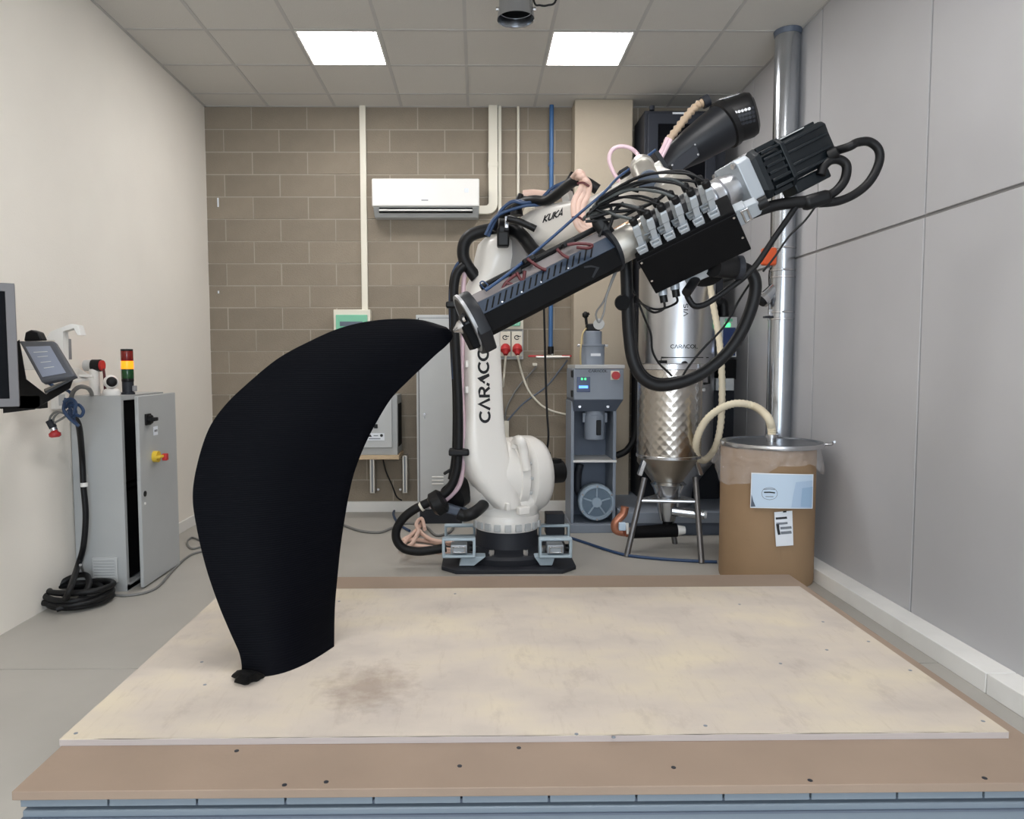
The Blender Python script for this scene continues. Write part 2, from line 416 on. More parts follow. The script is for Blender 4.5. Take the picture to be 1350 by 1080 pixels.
wr = obj('wall_right', MB().mm((XR+.012, RB, 0), (XR+.2, D+.2, HC+.3)), M_joint, kind='structure')
YJ = atx(1215, 400, XR).y; YJ2 = atx(1074, 400, XR).y; pit = YJ2-YJ
zj = atx(1216, 286, XR).z
ys = [YJ+pit*k for k in range(-6, 4)]
for a in ys:
    b = min(a+pit, D)
    if b-a < .1 or b < RB: continue
    for z0, z1 in ((.0, zj-.008), (zj+.008, HC)):
        box('wall_panel', (XR, max(a, RB)+.006, z0), (XR+.014, b-.006, z1), M_panel, wr, .003)
box('baseboard_right', (XR-.13, RB, 0), (XR, 2.93, .088), M_kerb, kind='structure')
box('baseboard_right', (XR-.13, 2.936, 0), (XR, D, .088), M_kerb, kind='structure')
# unseen rear wall; its opening is assumed, added with the cool fill
box('unseen_wall_rear', (XL, RB-.2, 0), (XR, RB, .7), M_plaster, kind='structure')
for a, b in (((XL, RB-.2, 3.1), (XR, RB, HC)), ((XL, RB-.2, .7), (-1.7, RB, 3.1)), ((2.1, RB-.2, .7), (XR, RB, 3.1))):
    box('unseen_wall_rear', a, b, M_plaster, kind='structure')
ce = obj('ceiling', MB().mm((XL-.2, RB, HC+.03), (XR+.2, D+.2, HC+.3)), M_ctile, kind='structure')
GX, GY = -1.879, 5.194
xs = [XL]+[GX+.6*k for k in range(7)]+[XR]
ysr = [GY+.6*k for k in range(-14, 3)]+[D]
LIGHTS = {(2, 5.194), (5, 5.194), (2, 2.194), (5, 2.194), (2, -.806), (5, -.806)}
isl = lambda i, y: any(i == a and abs(y-b) < .01 for a, b in LIGHTS)
tm = {}
for i in range(8):
    for j in range(len(ysr)-1):
        if isl(i, ysr[j]): continue
        a, b, c, d = xs[i]+.011, xs[i+1]-.011, ysr[j]+.011, ysr[j+1]-.011
        key = (round(b-a, 3), round(d-c, 3))
        if key not in tm: tm[key] = mesh_from('ceiling_tile', MB().box((0, 0, 0), (b-a, d-c, .02)), V((0, 0, 0)), M_ctile, None)
        o = bpy.data.objects.new('ceiling_tile', tm[key]); C.objects.link(o); o.parent = ce
        o.location = V(((a+b)/2, (c+d)/2, HC+.012)) - LOC['ceiling']
for x in xs[1:-1]: box('ceiling_rail', (x-.012, RB, HC-.001), (x+.012, D, HC+.03), M_crail, ce, 0)
for y in ysr[:-1]: box('ceiling_rail', (XL, y-.012, HC-.0015), (XR, y+.012, HC+.029), M_crail, ce, 0)
for x0, x1, y0, y1 in ((XL, XL+.02, RB, D), (XR-.02, XR, RB, D), (XL, XR, D-.02, D)):
    box('edge_rail', (x0, y0, HC-.002), (x1, y1, HC+.02), M_crail, ce, 0)
LN = {}
for (i, y) in LIGHTS:
    sd = 'left' if i == 2 else 'right'
    LN[(i, y)] = ('square glowing LED ceiling panel, %s one of the farthest pair' % sd if y > 5 else 'LED ceiling panel over the near half of the table, on the %s' % sd if y > 0 else 'LED ceiling panel nearest the rear wall, on the %s' % sd)
for (i, y) in sorted(LIGHTS):
    t = thing('ceiling_light', (xs[i]+.3, y+.3, HC), LN.get((i, y), 'LED ceiling panel further forward, above and behind the viewer'), 'ceiling light', 'LED ceiling panels')
    a, b, c, d = xs[i]+.012, xs[i+1]-.012, y+.012, y+.588
    obj('frame', MB().frame((xs[i]+.3, y+.3, HC+.004), X_, Z_, Y_, .576, .576, .012, .014), M_white, t)
    box('diffuser', (a+.012, c+.012, HC+.002), (b-.012, d-.012, HC+.012), M_led, t, 0)

# ------------------------------------------------------------------ printing table
TX, TY, TZ = -1.094, 1.841, .415
ml = atz(15, 1044, .397); mr = atz(1035, 757.5, .397)
MX0, MX1, MY0, MY1 = ml.x, mr.x+.02, ml.y, mr.y
t = thing('printing_table', ((MX0+MX1)/2, (MY0+MY1)/2, 0), 'low steel printing table with pale blue slotted front under the boards', 'table')
k = 0; x = MX0+.012
while x < MX1-.1:
    w = min(.206, MX1-.01-x)
    box('bed_profile', (x, MY0+.012, .352), (x+w-.003, MY1-.012, .375), M_bed, t, .001); x += .208
box('upper_rail', (MX0+.016, MY0+.03, .342), (MX1-.016, MY1-.03, .352), M_dgrey, t, 0)
for y in (MY0+.014, MY1-.074): box('beam', (MX0+.014, y, .20), (MX1-.014, y+.06, .341), M_bed, t, .003)
box('front_rib', (MX0+.014, MY0+.008, at(600, 1079.5, MY0).z), (MX1-.014, MY0+.014, at(600, 1077, MY0).z), M_dgrey, t, 0)
for x in (MX0+.014, MX1-.074): box('side_beam', (x, MY0+.074, .20), (x+.06, MY1-.074, .341), M_bed, t, .003)
for x in (MX0+.03, MX1-.11):
    for y in (MY0+.02, MY1-.10): box('leg', (x, y, 0), (x+.08, y+.08, .2), M_bed, t, .004)
M_mdf = mat('brown_board', (146, 127, 111), .75, var=.07, vscale=3, bump=.05)
tm_ = thing('base_board', ((MX0+MX1)/2, (MY0+MY1)/2, .375), 'brown fibreboard sheet lying on the steel bed under the plywood', 'board')
mdf = box('sheet', (MX0, MY0, .375), (MX1, MY1, .397), M_mdf, tm_, .002)
for px, py in ((606, 1010), (430, 1031), (375, 1035), (684, 986), (312, 990), (1068, 1029), (1298, 1026), (888, 1012)):
    p = atz(px, py, .3975); cyl('screw_hole', p-Z_*.001, p+Z_*.0006, .006, M_charcoal, tm_, n=10)
PLY0 = V((TX+1.25, TY+.625, .397))
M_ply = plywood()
tp = thing('plywood_sheet', PLY0, 'pale scuffed plywood sheet on top of the brown board', 'board')
M_plye = mat('plywood_edge', (176, 166, 162), .8, var=.1, stretch=(.6, .6, 200))
box('veneer_core', (TX, TY, .397), (TX+2.5, TY+1.25, .4135), M_plye, tp, 0)
pf = MB(); nx = 64
grid = [[V((TX+2.5*i/nx, (TY+random.uniform(-.0015, .0015)) if j == 0 else TY+1.25*j/4, .415)) for i in range(nx+1)] for j in range(5)]
pf.add([p for r in grid for p in r], [(j*(nx+1)+i, j*(nx+1)+i+1, (j+1)*(nx+1)+i+1, (j+1)*(nx+1)+i) for j in range(4) for i in range(nx)])
n0 = len(pf.v); pf.add([(TX, TY, .4135), (TX+2.5, TY, .4135), (TX+2.5, TY+1.25, .4135), (TX, TY+1.25, .4135)], [(0, 3, 2, 1)])
pf.f += [tuple([n0]+[i for i in range(nx, -1, -1)][::-1]+[n0+1]),
         tuple([n0+1]+[j*(nx+1)+nx for j in range(5)]+[n0+2]), tuple([n0+2]+[4*(nx+1)+i for i in range(nx, -1, -1)]+[n0+3]), tuple([n0+3]+[j*(nx+1) for j in range(4, -1, -1)]+[n0])]
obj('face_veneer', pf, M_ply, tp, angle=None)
for px, py in ((1296, 951), (930, 957), (1085, 820), (1029, 875), (1090, 857), (1200, 884), (100, 967), (447, 793), (600, 783), (975, 797), (760, 968), (809, 972), (1145, 846), (270, 903), (266, 873)):
    p = atz(px, py, TZ); cyl('screw_hole', p-Z_*.001, p+Z_*.0006, .0055, M_greyink, tp, n=10)

# ------------------------------------------------------------------ printed black blade
OUT = [(318, 888), (318, 868), (303, 833), (288, 797), (272, 750), (260, 700), (254, 655), (260, 612), (275, 566), (297, 534), (327, 505), (366, 473), (406, 451), (450, 432), (498, 422), (550, 421), (588, 431)]
INN = [(440, 853), (440, 838), (441, 800), (444, 765), (448, 725), (453, 690), (459, 655), (467, 622), (481, 586), (497, 555), (515, 526), (535, 505), (556, 485), (574, 468), (588, 456), (596, 446), (596, 439)]
YTIP = 2.86
yl, yr = atz(318, 888, TZ).y, atz(440, 853, TZ).y
import bisect
def cr(L, t):
    P = [V((a, b, 0)) for a, b in L]; n = len(P)-1; i = min(int(t*n), n-1); s = t*n-i
    p0, p1, p2, p3 = P[max(i-1, 0)], P[i], P[i+1], P[min(i+2, n)]
    q = .5*((2*p1)+(p2-p0)*s+(2*p0-5*p1+4*p2-p3)*s*s+(3*p1-p0-3*p2+p3)*s**3); return q.x, q.y
bot = [(318, 888), (332, 892), (352, 892), (375, 887), (398, 878), (420, 866), (440, 853)]
nr, nu = 110, 20
fr, bk = [], []
for j in range(nr+1):
    tt = j/nr; a = cr(OUT, tt); b = cr(INN, tt); f = []; g = []
    Yl = yl+(YTIP-yl)*tt**1.5; Yr = yr+(YTIP-yr)*tt
    for i in range(nu+1):
        u = i/nu; px = a[0]+(b[0]-a[0])*u; py = a[1]+(b[1]-a[1])*u; w = sin(pi*u)
        Y = Yl+(Yr-Yl)*u - .075*w*(1-.75*tt)
        p = at(px, py, Y)
        if tt < .08:
            q = cr(bot, u); z = atz(q[0], q[1], TZ); k = 1-tt/.08; p = p*(1-k)+z*k
        f.append(p); th = .006+.03*w*(1-.6*tt)
        g.append(p+V((0.12*th, th, 0)))
    fr.append(f); bk.append(g)
mb = MB()
for f, g in zip(fr, bk): pass
mb.rings([f+g[::-1] for f, g in zip(fr, bk)])
M_blade = mat('layered_black_polymer', (5, 6, 11), .6, spec=.05)
nt = M_blade.node_tree; tc = nt.nodes.new('ShaderNodeTexCoord'); wv = nt.nodes.new('ShaderNodeTexWave')
wv.bands_direction = 'Z'; wv.inputs['Scale'].default_value = 45; wv.inputs['Distortion'].default_value = .3; wv.inputs['Detail'].default_value = 1
bp = nt.nodes.new('ShaderNodeBump'); bp.inputs['Strength'].default_value = .2; bp.inputs['Distance'].default_value = .003
nt.links.new(tc.outputs['Object'], wv.inputs[0]); nt.links.new(wv.outputs['Fac'], bp.inputs['Height']); nt.links.new(bp.outputs[0], nt.nodes['Principled BSDF'].inputs['Normal'])
t = thing('printed_blade', atz(370, 885, TZ), 'tall curved black 3D-printed blade standing on the plywood', 'printed part')
obj('shell', mb, M_blade, t, angle=60)
# the squashed first-layer brim at the foot
bl = []
for k in range(26):
    a = 2*pi*k/26; r = 1+.18*sin(3*a+1)+.1*sin(7*a)
    q = (325+20*r*cos(a), 894-8*r*sin(a)); bl.append(q)
mb = MB().rings([[atz(x, y, TZ) for x, y in bl], [atz(325+(x-325)*.9, 892+(y-894)*.9-1, TZ+.016) for x, y in bl], [atz(327+(x-325)*.55, 887+(y-894)*.5, TZ+.035) for x, y in bl]])
obj('brim', mb, M_print, t, angle=50, label='lumpy black first-layer brim at the foot')

# ------------------------------------------------------------------ left wall: monitor, pendant, cabinet
def on_left(px, py, dx=0): return atx(px, py, XL+dx)
# control cabinet
cy0 = atz(168, 780, 0); CXF = cy0.x; CY0 = cy0.y
CY1 = atz(229, 745, 0).y+.01; CZ = at(168, 522, CY0).z
t = thing('control_cabinet', ((XL+CXF)/2, (CY0+CY1)/2, 0), 'grey steel control cabinet with its door ajar against the left wall', 'cabinet')
g = .006
mb = MB()
for a, b in (((XL+g, CY0, .0), (CXF, CY0+.004, CZ)), ((XL+g, CY1-.004, 0), (CXF, CY1, CZ)), ((XL+g, CY0, CZ-.004), (CXF, CY1, CZ)), ((XL+g, CY0, 0), (CXF, CY1, .04)), ((XL+g, CY0, 0), (XL+g+.004, CY1, CZ))): mb.mm(a, b)
obj('housing', mb, M_cab, t, .001)
obj('front_flange', MB().frame((CXF-.006, (CY0+CY1)/2, CZ/2), Y_, X_, Z_, CY1-CY0-.01, CZ-.008, .025, .012), M_cab, t)
box('inner_dark_fill', (XL+.02, CY0+.012, .05), (CXF-.04, CY1-.012, .60), M_blackm, t, .004)  # black boxes added so the open cabinet's inside reads as deep shade
box('inner_dark_fill', (XL+.02, CY0+.012, .66), (CXF-.03, CY1-.012, CZ-.02), M_blackm, t, .004)
box('inner_plate', (XL+.02, CY0+.01, .06), (XL+.03, CY1-.01, CZ-.02), M_blackm, t)
box('inner_shelf', (XL+.03, CY0+.02, .62), (CXF-.03, CY1-.02, .64), M_blackm, t)
for py in (880, 752): pass
v0 = at(122, 735, CY0-.006); v1 = at(156, 768, CY0-.006)
vt = box('vent_cover', (v0.x, CY0-.018, v1.z), (v1.x, CY0, v0.z), M_lgrey, t, .004)
n = 8
for k in range(n):
    z = v1.z+(v0.z-v1.z)*(k+1)/(n+1); box('louvre', (v0.x+.012, CY0-.021, z-.003), (v1.x-.012, CY0-.017, z+.003), M_cab, vt, .001)
DX = atz(185, 780, 0.0).x
d0 = at(186, 780, CY0-.02)
DXF = atx(186, 650, CXF+.085)
dm = MB().mm((CXF+.062, DXF.y, .012), (CXF+.085, CY1-.01, CZ-.004))
door = obj('door', dm, M_cab, t, .004)
cyl('hinge', (CXF+.031, CY1-.02, .2), (CXF+.031, CY1-.02, .3), .03, M_cab, t)
cyl('hinge', (CXF+.031, CY1-.02, .9), (CXF+.031, CY1-.02, 1.0), .03, M_cab, t)
xd = CXF+.085
def on_door(px, py, dx=0): return atx(px, py, xd+dx)
p = on_door(194, 553); kb = box('rotary_switch', p-V((0, .035, .035)), p+V((.012, .035, .035)), M_black, door, .003)
cyl('switch_dial', p+V((.012, 0, 0)), p+V((.03, 0, 0)), .027, M_black, door)
box('switch_grip', p+V((.03, -.03, -.01)), p+V((.06, .025, .012)), M_black, door, .004)
p = on_door(205, 568); sl = box('switch_label', p-V((0, .03, .028)), p+V((.002, .03, .028)), M_paper, door, 0, label='small white printed label')
for k in range(3): box('label_print', p+V((.002, -.02+.016*k, -.006)), p+V((.003, -.012+.016*k, .008)), M_ink, sl, 0)
p = on_door(203, 602); cyl('lockout_collar', p, p+V((.03, 0, 0)), .036, M_yellow, door, label='yellow lock-out collar')
box('lockout_grip', p+V((.03, -.045, -.008)), p+V((.055, .03, .008)), M_yellow, door, .003)
box('padlock', p+V((.04, .02, -.03)), p+V((.07, .055, .015)), M_red, door, .005, label='red padlock')
p = on_door(191, 651); cyl('lock', p-V((.001, 0, 0)), p+V((.004, 0, 0)), .018, M_black, door)
p = on_door(191, 664); cyl('rivet', p, p+V((.004, 0, 0)), .008, M_white, door, n=12)
# items on the cabinet
def top(px, Y): q = at(px, 520, Y); q.z = CZ; return q
p = top(167, CY0+.2); p.x = CXF-.05
t = thing('signal_tower', p, 'signal tower with red, lit amber and green lenses on the cabinet', 'signal light')
s = .0043
prof = [(0, .040), (.012, .040), (.014, .036), (.075, .036)]
obj('base', MB().lathe(p, Z_, [(0, .04), (.012, .04), (.014, .034), (.08, .034)], 24), M_charcoal, t)
z = .08
for nm, m_, h in (('collar', M_black, .02), ('green_lens', M_greenl, .06), ('amber_lens', M_amber, .05), ('red_lens', M_redl, .062), ('cap', M_black, .012)):
    obj(nm, MB().lathe(p+Z_*z, Z_, [(0, .035), (.003, .036), (h-.003, .036), (h, .035)], 24), m_, t); z += h
box('side_clip', p+V((.03, -.012, .02)), p+V((.052, .012, .055)), M_silver, t)
p = top(147, CY0+.07)
t = thing('indoor_camera', p, 'small white dome camera with black eye on the cabinet', 'camera')
obj('base', MB().lathe(p, Z_, [(0, .046), (.012, .05), (.03, .046), (.04, .034)], 24), M_white, t)
hd = p+Z_*.082
obj('head', MB().lathe(hd-Z_*.043, Z_, [(0.001, .006), (.008, .026), (.022, .039), (.043, .044), (.064, .038), (.08, .022), (.086, .004)], 24), M_white, t, angle=60)
ld_ = V((.55, -.8, .05)).normalized(); obj('lens_face', MB().lathe(hd+ld_*.03, ld_, [(0, .031), (.012, .026), (.017, .014)], 20), M_black, t, angle=60)
# plug connector on the riser
p = at(140, 520, CY0+.12); p.z = CZ
t = thing('socket_riser', V((at(122, 520, CY0+.12).x, CY0+.12, CZ)), 'white bracket with grey and red plug beside the dome camera', 'connector')
q0 = at(112, 482, CY0+.12); q1 = at(124, 482, CY0+.12); q2 = at(133, 482, CY0+.12)
cyl('riser', V((q1.x, CY0+.12, CZ)), V((q1.x, CY0+.12, q1.z-.02)), .03, M_white, t)
cyl('plug_body', q0, q1, .034, M_lgrey, t); cyl('plug_grip', q1-X_*.01, q2, .037, M_black, t)
e_ = at(136, 482, CY0+.12); cyl('plug_collar', q2-X_*.012, e_, .032, M_red, t, label='red plug collar')
tube('red_lead', [e_-Z_*.02, e_+V((.005, 0, -.06)), V((e_.x+.008, CY0+.12, CZ))], .008, M_dred, t)
# monitor at the picture's left edge
m0 = 3.05
bt_ = at(20, 540, 3.05)
t = thing('wall_monitor', (XL, m0-.4, bt_.z), 'dark flat monitor with silver bezel on the left wall, cut by the frame', 'monitor')
# screen turned towards the viewer; its far edge stands away from the wall
tp_ = at(19, 374, 3.05); bt_ = at(19, 536, 3.05); hh = tp_.z-bt_.z
ed = V((tp_.x, 3.05, (tp_.z+bt_.z)/2)); ax_ = V((-.86, -.51, 0)).normalized(); nv = V((.51, -.86, 0)).normalized()
L_ = (ed.x-XL-.02)/.86
c_ = ed+ax_*(L_/2)
LOC[t.name] = V((c_.x, c_.y, bt_.z)); t.location = LOC[t.name]
obj('case', MB().box(c_-nv*.02, (L_, .04, hh), (ax_, nv, Z_)), M_bezel, t, .004)
obj('bezel', MB().frame(c_+nv*.003, ax_, nv, Z_, L_, hh, .034, .014), M_bezel, t, .002)
obj('screen', MB().box(c_+nv*.001, (L_-.066, .004, hh-.066), (ax_, nv, Z_)), M_glass, t)
obj('wall_mount', MB().mm((XL, c_.y+.1, ed.z-.06), (c_.x+.0, c_.y+.22, ed.z+.06)), M_black, t, .004)
# teach pendant in its black holder
YP = 3.35
t = thing('pendant_holder', at(30, 540, YP), 'black sheet-metal pendant holder bracket behind the monitor', 'bracket')
q = pts(YP+.05, (1, 468), (25, 448), (34, 500), (60, 520), (97, 497), (92, 512), (45, 540), (4, 545))
obj('side_plate', MB().prism(q, V((0, .006, 0))), M_black, t, .001)
q2 = pts(YP-.06, (28, 452), (37, 500), (62, 520), (100, 497)); q3 = pts(YP+.1, (30, 452), (40, 496), (64, 514), (98, 496))
q = [at(60, 516, YP-.08), at(100, 496, YP-.03), at(97, 497, YP+.12), at(58, 513, YP+.12)]
obj('support_lip', MB().prism(q, V((0, 0, -.012))), M_black, t, .001)
obj('wall_arm', MB().mm((XL, YP+.05, at(20, 540, YP).z), (at(45, 540, YP).x, YP+.11, at(20, 522, YP).z)), M_black, t, .003)
tp2 = thing('teach_pendant', at(62, 512, YP), 'grey handheld teach pendant with lit grey screen resting in the holder', 'pendant')
P00, P10, P11, P01 = at(24, 449, YP+.06), at(70, 449, YP+.03), at(98, 495, YP-.08), at(54, 504, YP-.07)
def quad(u, v): return (P00*(1-u)+P10*u)*(1-v)+(P01*(1-u)+P11*u)*v
nn = (P10-P00).cross(P01-P00).normalized()
if nn.y > 0: nn = -nn
def slab(u0, v0, u1, v1, o0, o1):
    q = [quad(u0, v0), quad(u1, v0), quad(u1, v1), quad(u0, v1)]
    return MB().rings([[p+nn*o0 for p in q], [p+nn*o1 for p in q]])
pc = obj('case', slab(0, 0, 1, 1, -.035, 0), M_pendant, tp2, .008)
sc_ = obj('screen', slab(.12, .16, .82, .90, -.002, .002), M_screen, tp2, 0)
for k in range(3): obj('screen_text', slab(.3, .42+.14*k, .6, .435+.14*k, .002, .003), M_wled if 0 else M_lgrey, sc_)
obj('screen_text', slab(.26, .3, .66, .32, .002, .003), M_lgrey, sc_)
q = pts(YP+.07, (31, 450), (33, 438), (40, 435), (50, 438), (55, 449)); obj('hand_strap', MB().prism(q, V((0, .05, 0))), M_black, tp2, .006)
# white sheet metal hooks on the wall behind
YB = 3.72
t = thing('cable_hook', at(85, 480, YB), 'white bent sheet-metal cable hook on the wall behind the pendant', 'hook')
q = pts(YB, (57, 449), (67, 437), (93, 427), (103, 429), (107, 442), (102, 442), (97, 433), (83, 437), (84, 490), (76, 490), (72, 449))
obj('hook_plate', MB().prism(q, V((0, .05, 0))), M_white, t, .002)
box('back_box', at(83, 474, YB+.06), at(94, 447, YB+.14), M_silver, t, .003)
box('wall_stud', V((XL, YB+.01, at(80, 488, YB).z)), V((at(80, 488, YB).x, YB+.06, at(80, 462, YB).z)), M_white, t, .003)
t = thing('document_tray', at(100, 500, 3.9), 'white sloping shelf plate on the wall under the hook', 'shelf')
q = [on_left(80, 485), at(103, 485, 4.0), at(124, 497, 3.9), at(98, 502, 3.7), on_left(80, 500)]
obj('tray', MB().prism(q, V((0, 0, -.012))), M_white, t, .002)
box('lip', at(104, 497, 3.8), at(122, 494, 3.83), M_white, t, .001)
w0 = on_left(67, 540); w1 = on_left(82, 515)
t = thing('wall_socket', w0, 'small white wall box under the pendant holder', 'wall box')
box('cover', (XL, min(w0.y, w1.y), w0.z), (XL+.03, max(w0.y, w1.y), w1.z), M_white, t, .004)
box('inset', (XL+.03, min(w0.y, w1.y)+.03, w0.z+.02), (XL+.033, max(w0.y, w1.y)-.03, w1.z-.02), M_lgrey, t, .001)
# hanging cable bundle with e-stop, hose down to the coil
YC = 3.98
t = thing('cable_bundle', at(95, 540, YC), 'blue and grey cable tangle hanging left of the control cabinet', 'cables')
for i, pp in enumerate((((64, 505), (75, 511), (87, 514), (94, 520), (95, 535), (88, 545)), ((88, 528), (93, 540), (98, 555), (104, 562)), ((86, 538), (94, 530), (100, 545), (94, 550), (90, 540)), ((92, 535), (104, 534), (110, 542), (106, 549), (98, 545)), ((87, 525), (84, 540), (92, 552), (104, 562)), ((84, 530), (93, 526), (100, 532), (97, 546)))):
    tube('blue_cable', pts(YC-.02*i+.03, *pp), .009, M_bluec, t, n=7)
tube('grey_cable', pts(YC+.02, (92, 530), (97, 516), (106, 510), (116, 512, 4.15), (120, 517, 4.3), (121, 521, CY0+.02)), .012, M_gcable, t, n=8)
for pp in (((88, 546), (75, 543), (67, 549), (65, 558)), ((88, 548), (80, 553), (73, 557), (71, 560)), ((89, 547), (78, 544), (71, 551), (70, 560))): tube('grey_lead', pts(YC, *pp), .006, M_gcable, t, n=7)
box('connector_block', at(89, 547, YC-.02), at(94, 541, YC+.02), M_white, t, .004)
es = at(70, 557, YC); t2 = thing('emergency_stop', at(73, 569, YC), 'loose red mushroom stop button dangling on grey leads', 'button')
cyl('body', es+V((-.02, 0, .01)), es+V((.0, 0, -.03)), .02, M_charcoal, t2); cyl('collar', es+V((0, 0, -.03)), es+V((.005, 0, -.045)), .018, M_steel, t2)
obj('button', MB().lathe(es+V((.005, 0, -.04)), V((.15, -.1, -1)), [(0, .014), (.012, .02), (.02, .03), (.035, .03), (.042, .02)], 20), M_red, t2)
# black hose: hanging length and coil
t = thing('coiled_hose', atz(97, 795, 0), 'thick black cable hanging beside the cabinet and coiled on the floor', 'cable')
fl_ = atz(97, 797, .0); r_ = .017
path = pts(CY0-.06, (96, 549, 4.0), (104, 562, 4.1), (108, 600), (110, 640), (113, 680), (110, 720), (103, 745))+[atz(93, 775, .16), atz(86, 790, .09)]
tube('hanging_length', path, r_, M_rubber, t, sub=8)
cb_ = at(111, 639, CY0-.06); cyl('cable_tie', cb_-Z_*.012, cb_+Z_*.012, r_+.004, M_white, t, n=14)
cp = []
for k in range(60):
    a = k/60*2*pi*5.2; kk = k/60
    rx = .20-.02*sin(a*.37)-.045*(k % 12 > 6); ry = .17+.02*cos(a*.53)
    cp.append(V((fl_.x+.03+rx*cos(a+1)*(1-.12*kk)+.03*sin(kk*9), fl_.y+.02+ry*sin(a+1)*(1-.1*kk), r_+.02*kk*5*(.8+.2*sin(a*.7)))))
tube('floor_coil', cp, r_, M_rubber, t, sub=5)
tube('loose_loop', [fl_+V((-.16, -.02, .03)), fl_+V((-.1, .1, .11)), fl_+V((.03, .08, .15)), fl_+V((.1, -.02, .11)), fl_+V((.08, -.12, .05)), fl_+V((.0, -.17, .03))], r_, M_rubber, t, sub=8)
t = tube('floor_cable', [atz(106, 745, .25), atz(118, 768, .008)]+[atz(a, b, .008) for a, b in ((140, 782), (170, 785), (205, 776), (228, 752), (245, 736), (262, 728), (300, 722))], .008, M_gcable, None, n=7, label='thin grey cable lying on the floor in front of the cabinet', cat='cable')
t = tube('loose_cable_loop', [atz(a, b, .008) for a, b in ((300, 706), (262, 722), (250, 722), (247, 714), (253, 709), (262, 712), (275, 720))], .008, M_gcable, None, n=7, label='small grey cable loop on the floor left of the blade', cat='cable')

# ------------------------------------------------------------------ back wall fittings
DW = D-.006
def wallbox(name, x0, y0, x1, y1, d, m, parent=None, bevel=.003, Yw=None, **k):
    """box on the back wall covering pixels x0..x1, y0..y1, depth d"""
    Yw = DW if Yw is None else Yw
    a = at(x0, y1, Yw-d); b = at(x1, y0, Yw-d)
    return box(name, (a.x, Yw-d, a.z), (b.x, Yw, b.z), m, parent, bevel, **k)
def riser(name, px0, px1, y0, y1, m, label, cat, d=.04, Yw=None):
    a = at((px0+px1)/2, y0, DW-d/2); b = at((px0+px1)/2, y1, DW-d/2); r = (px1-px0)/2*DW/F
    a.x = b.x = (a.x+b.x)/2; a.y = b.y = DW-r-.001
    a.z = min(a.z, HC)
    return cyl(name, b, a, r, m, n=14, label=label, cat=cat)
wallbox('wall_conduit', 477, 120, 481.5, 409, .03, M_ivory, None, .003, label='slim cream conduit running down the block wall left of the air conditioner', cat='conduit').location.z
# air conditioner
a = at(490, 283, 6.5); b = at(646, 234, 6.5)
t = thing('air_conditioner', V(((a.x+b.x)/2, DW, a.z)), 'white split air conditioner on the block wall', 'air conditioner')
x0, x1 = at(490, 260, 6.5).x, at(632, 260, 6.5).x
z1 = at(500, 235, 6.5).z; z0 = at(500, 272, 6.5).z; zb = at(500, 284, 6.5).z
prof = [(6.5, z1), (6.5, z0), (DW, z0), (DW, z1)]
obj('front_panel', MB().rings([[(x0, y, z) for y, z in prof], [(x1, y, z) for y, z in prof]]), M_white, t, .012)
x1b = x1
prof2 = [(6.51, z0-.004), (6.6, zb), (DW, zb), (DW, z0-.004)]
obj('lower_body', MB().rings([[(x0+.01, y, z) for y, z in prof2], [(x1b-.005, y, z) for y, z in prof2]]), M_lgrey, t, .006)
obj('air_slot', MB().box(((x0+x1)/2, 6.53, (z0+zb)/2+.012), (x1-x0-.12, .03, .045)), M_blackm, t, .002)
obj('louvre', MB().box(((x0+x1)/2, 6.52, (z0+zb)/2+.006), (x1-x0-.12, .025, .014), (X_, V((0, .9, -.4)), V((0, .4, .9)))), M_white, t, .004)
p = at(615, 251, 6.5); box('status_window', p-V((.018, .001, .018)), p+V((.018, .004, .018)), M_paper, t, .004)
p = at(560, 264, 6.5); box('badge', p-V((.03, .001, .004)), p+V((.03, .003, .004)), M_greyink, t, 0, label='tiny grey badge')
# trunking with the bend
xa, xb = at(644, 200, DW-.06).x, at(656, 200, DW-.06).x; zt_ = at(640, 271, DW-.06).z; zb_ = at(640, 282, DW-.06).z
w = xb-xa; r = .07
path = [(xa, HC), (xb, HC), (xb, zb_+.09)]
for k in range(7): q = k/6*pi/2; path.append((xb-.09+.09*cos(q), zb_+.09-.09*sin(q)))
path += [(x1-.004, zb_), (x1-.004, zt_), (xa-.03, zt_)]
for k in range(5): q = k/4*pi/2; path.append((xa-.03+.03*sin(q), zt_+.03-.03*cos(q)))
t = thing('pipe_trunking', (xa, DW, zb_), 'cream trunking bending from the ceiling into the air conditioner', 'trunking')
obj('channel', MB().prism([(x, DW-.06, z) for x, z in path], (0, .06, 0)), M_ivory, t, .004)
for z in (zt_+.35, zt_+.95): box('joint_cover', (xa-.003, DW-.063, z), (xb+.003, DW, z+.04), M_ivory, t, .002)
wallbox('narrow_conduit', 656.8, 120, 661, 290, .03, M_ivory, None, .002, label='narrow cream conduit right beside the trunking', cat='conduit')
riser('thin_pipe', 681.5, 685, 139, 300, M_ivory, 'thin cream pipe on the block wall between trunking and blue pipe', 'pipe')
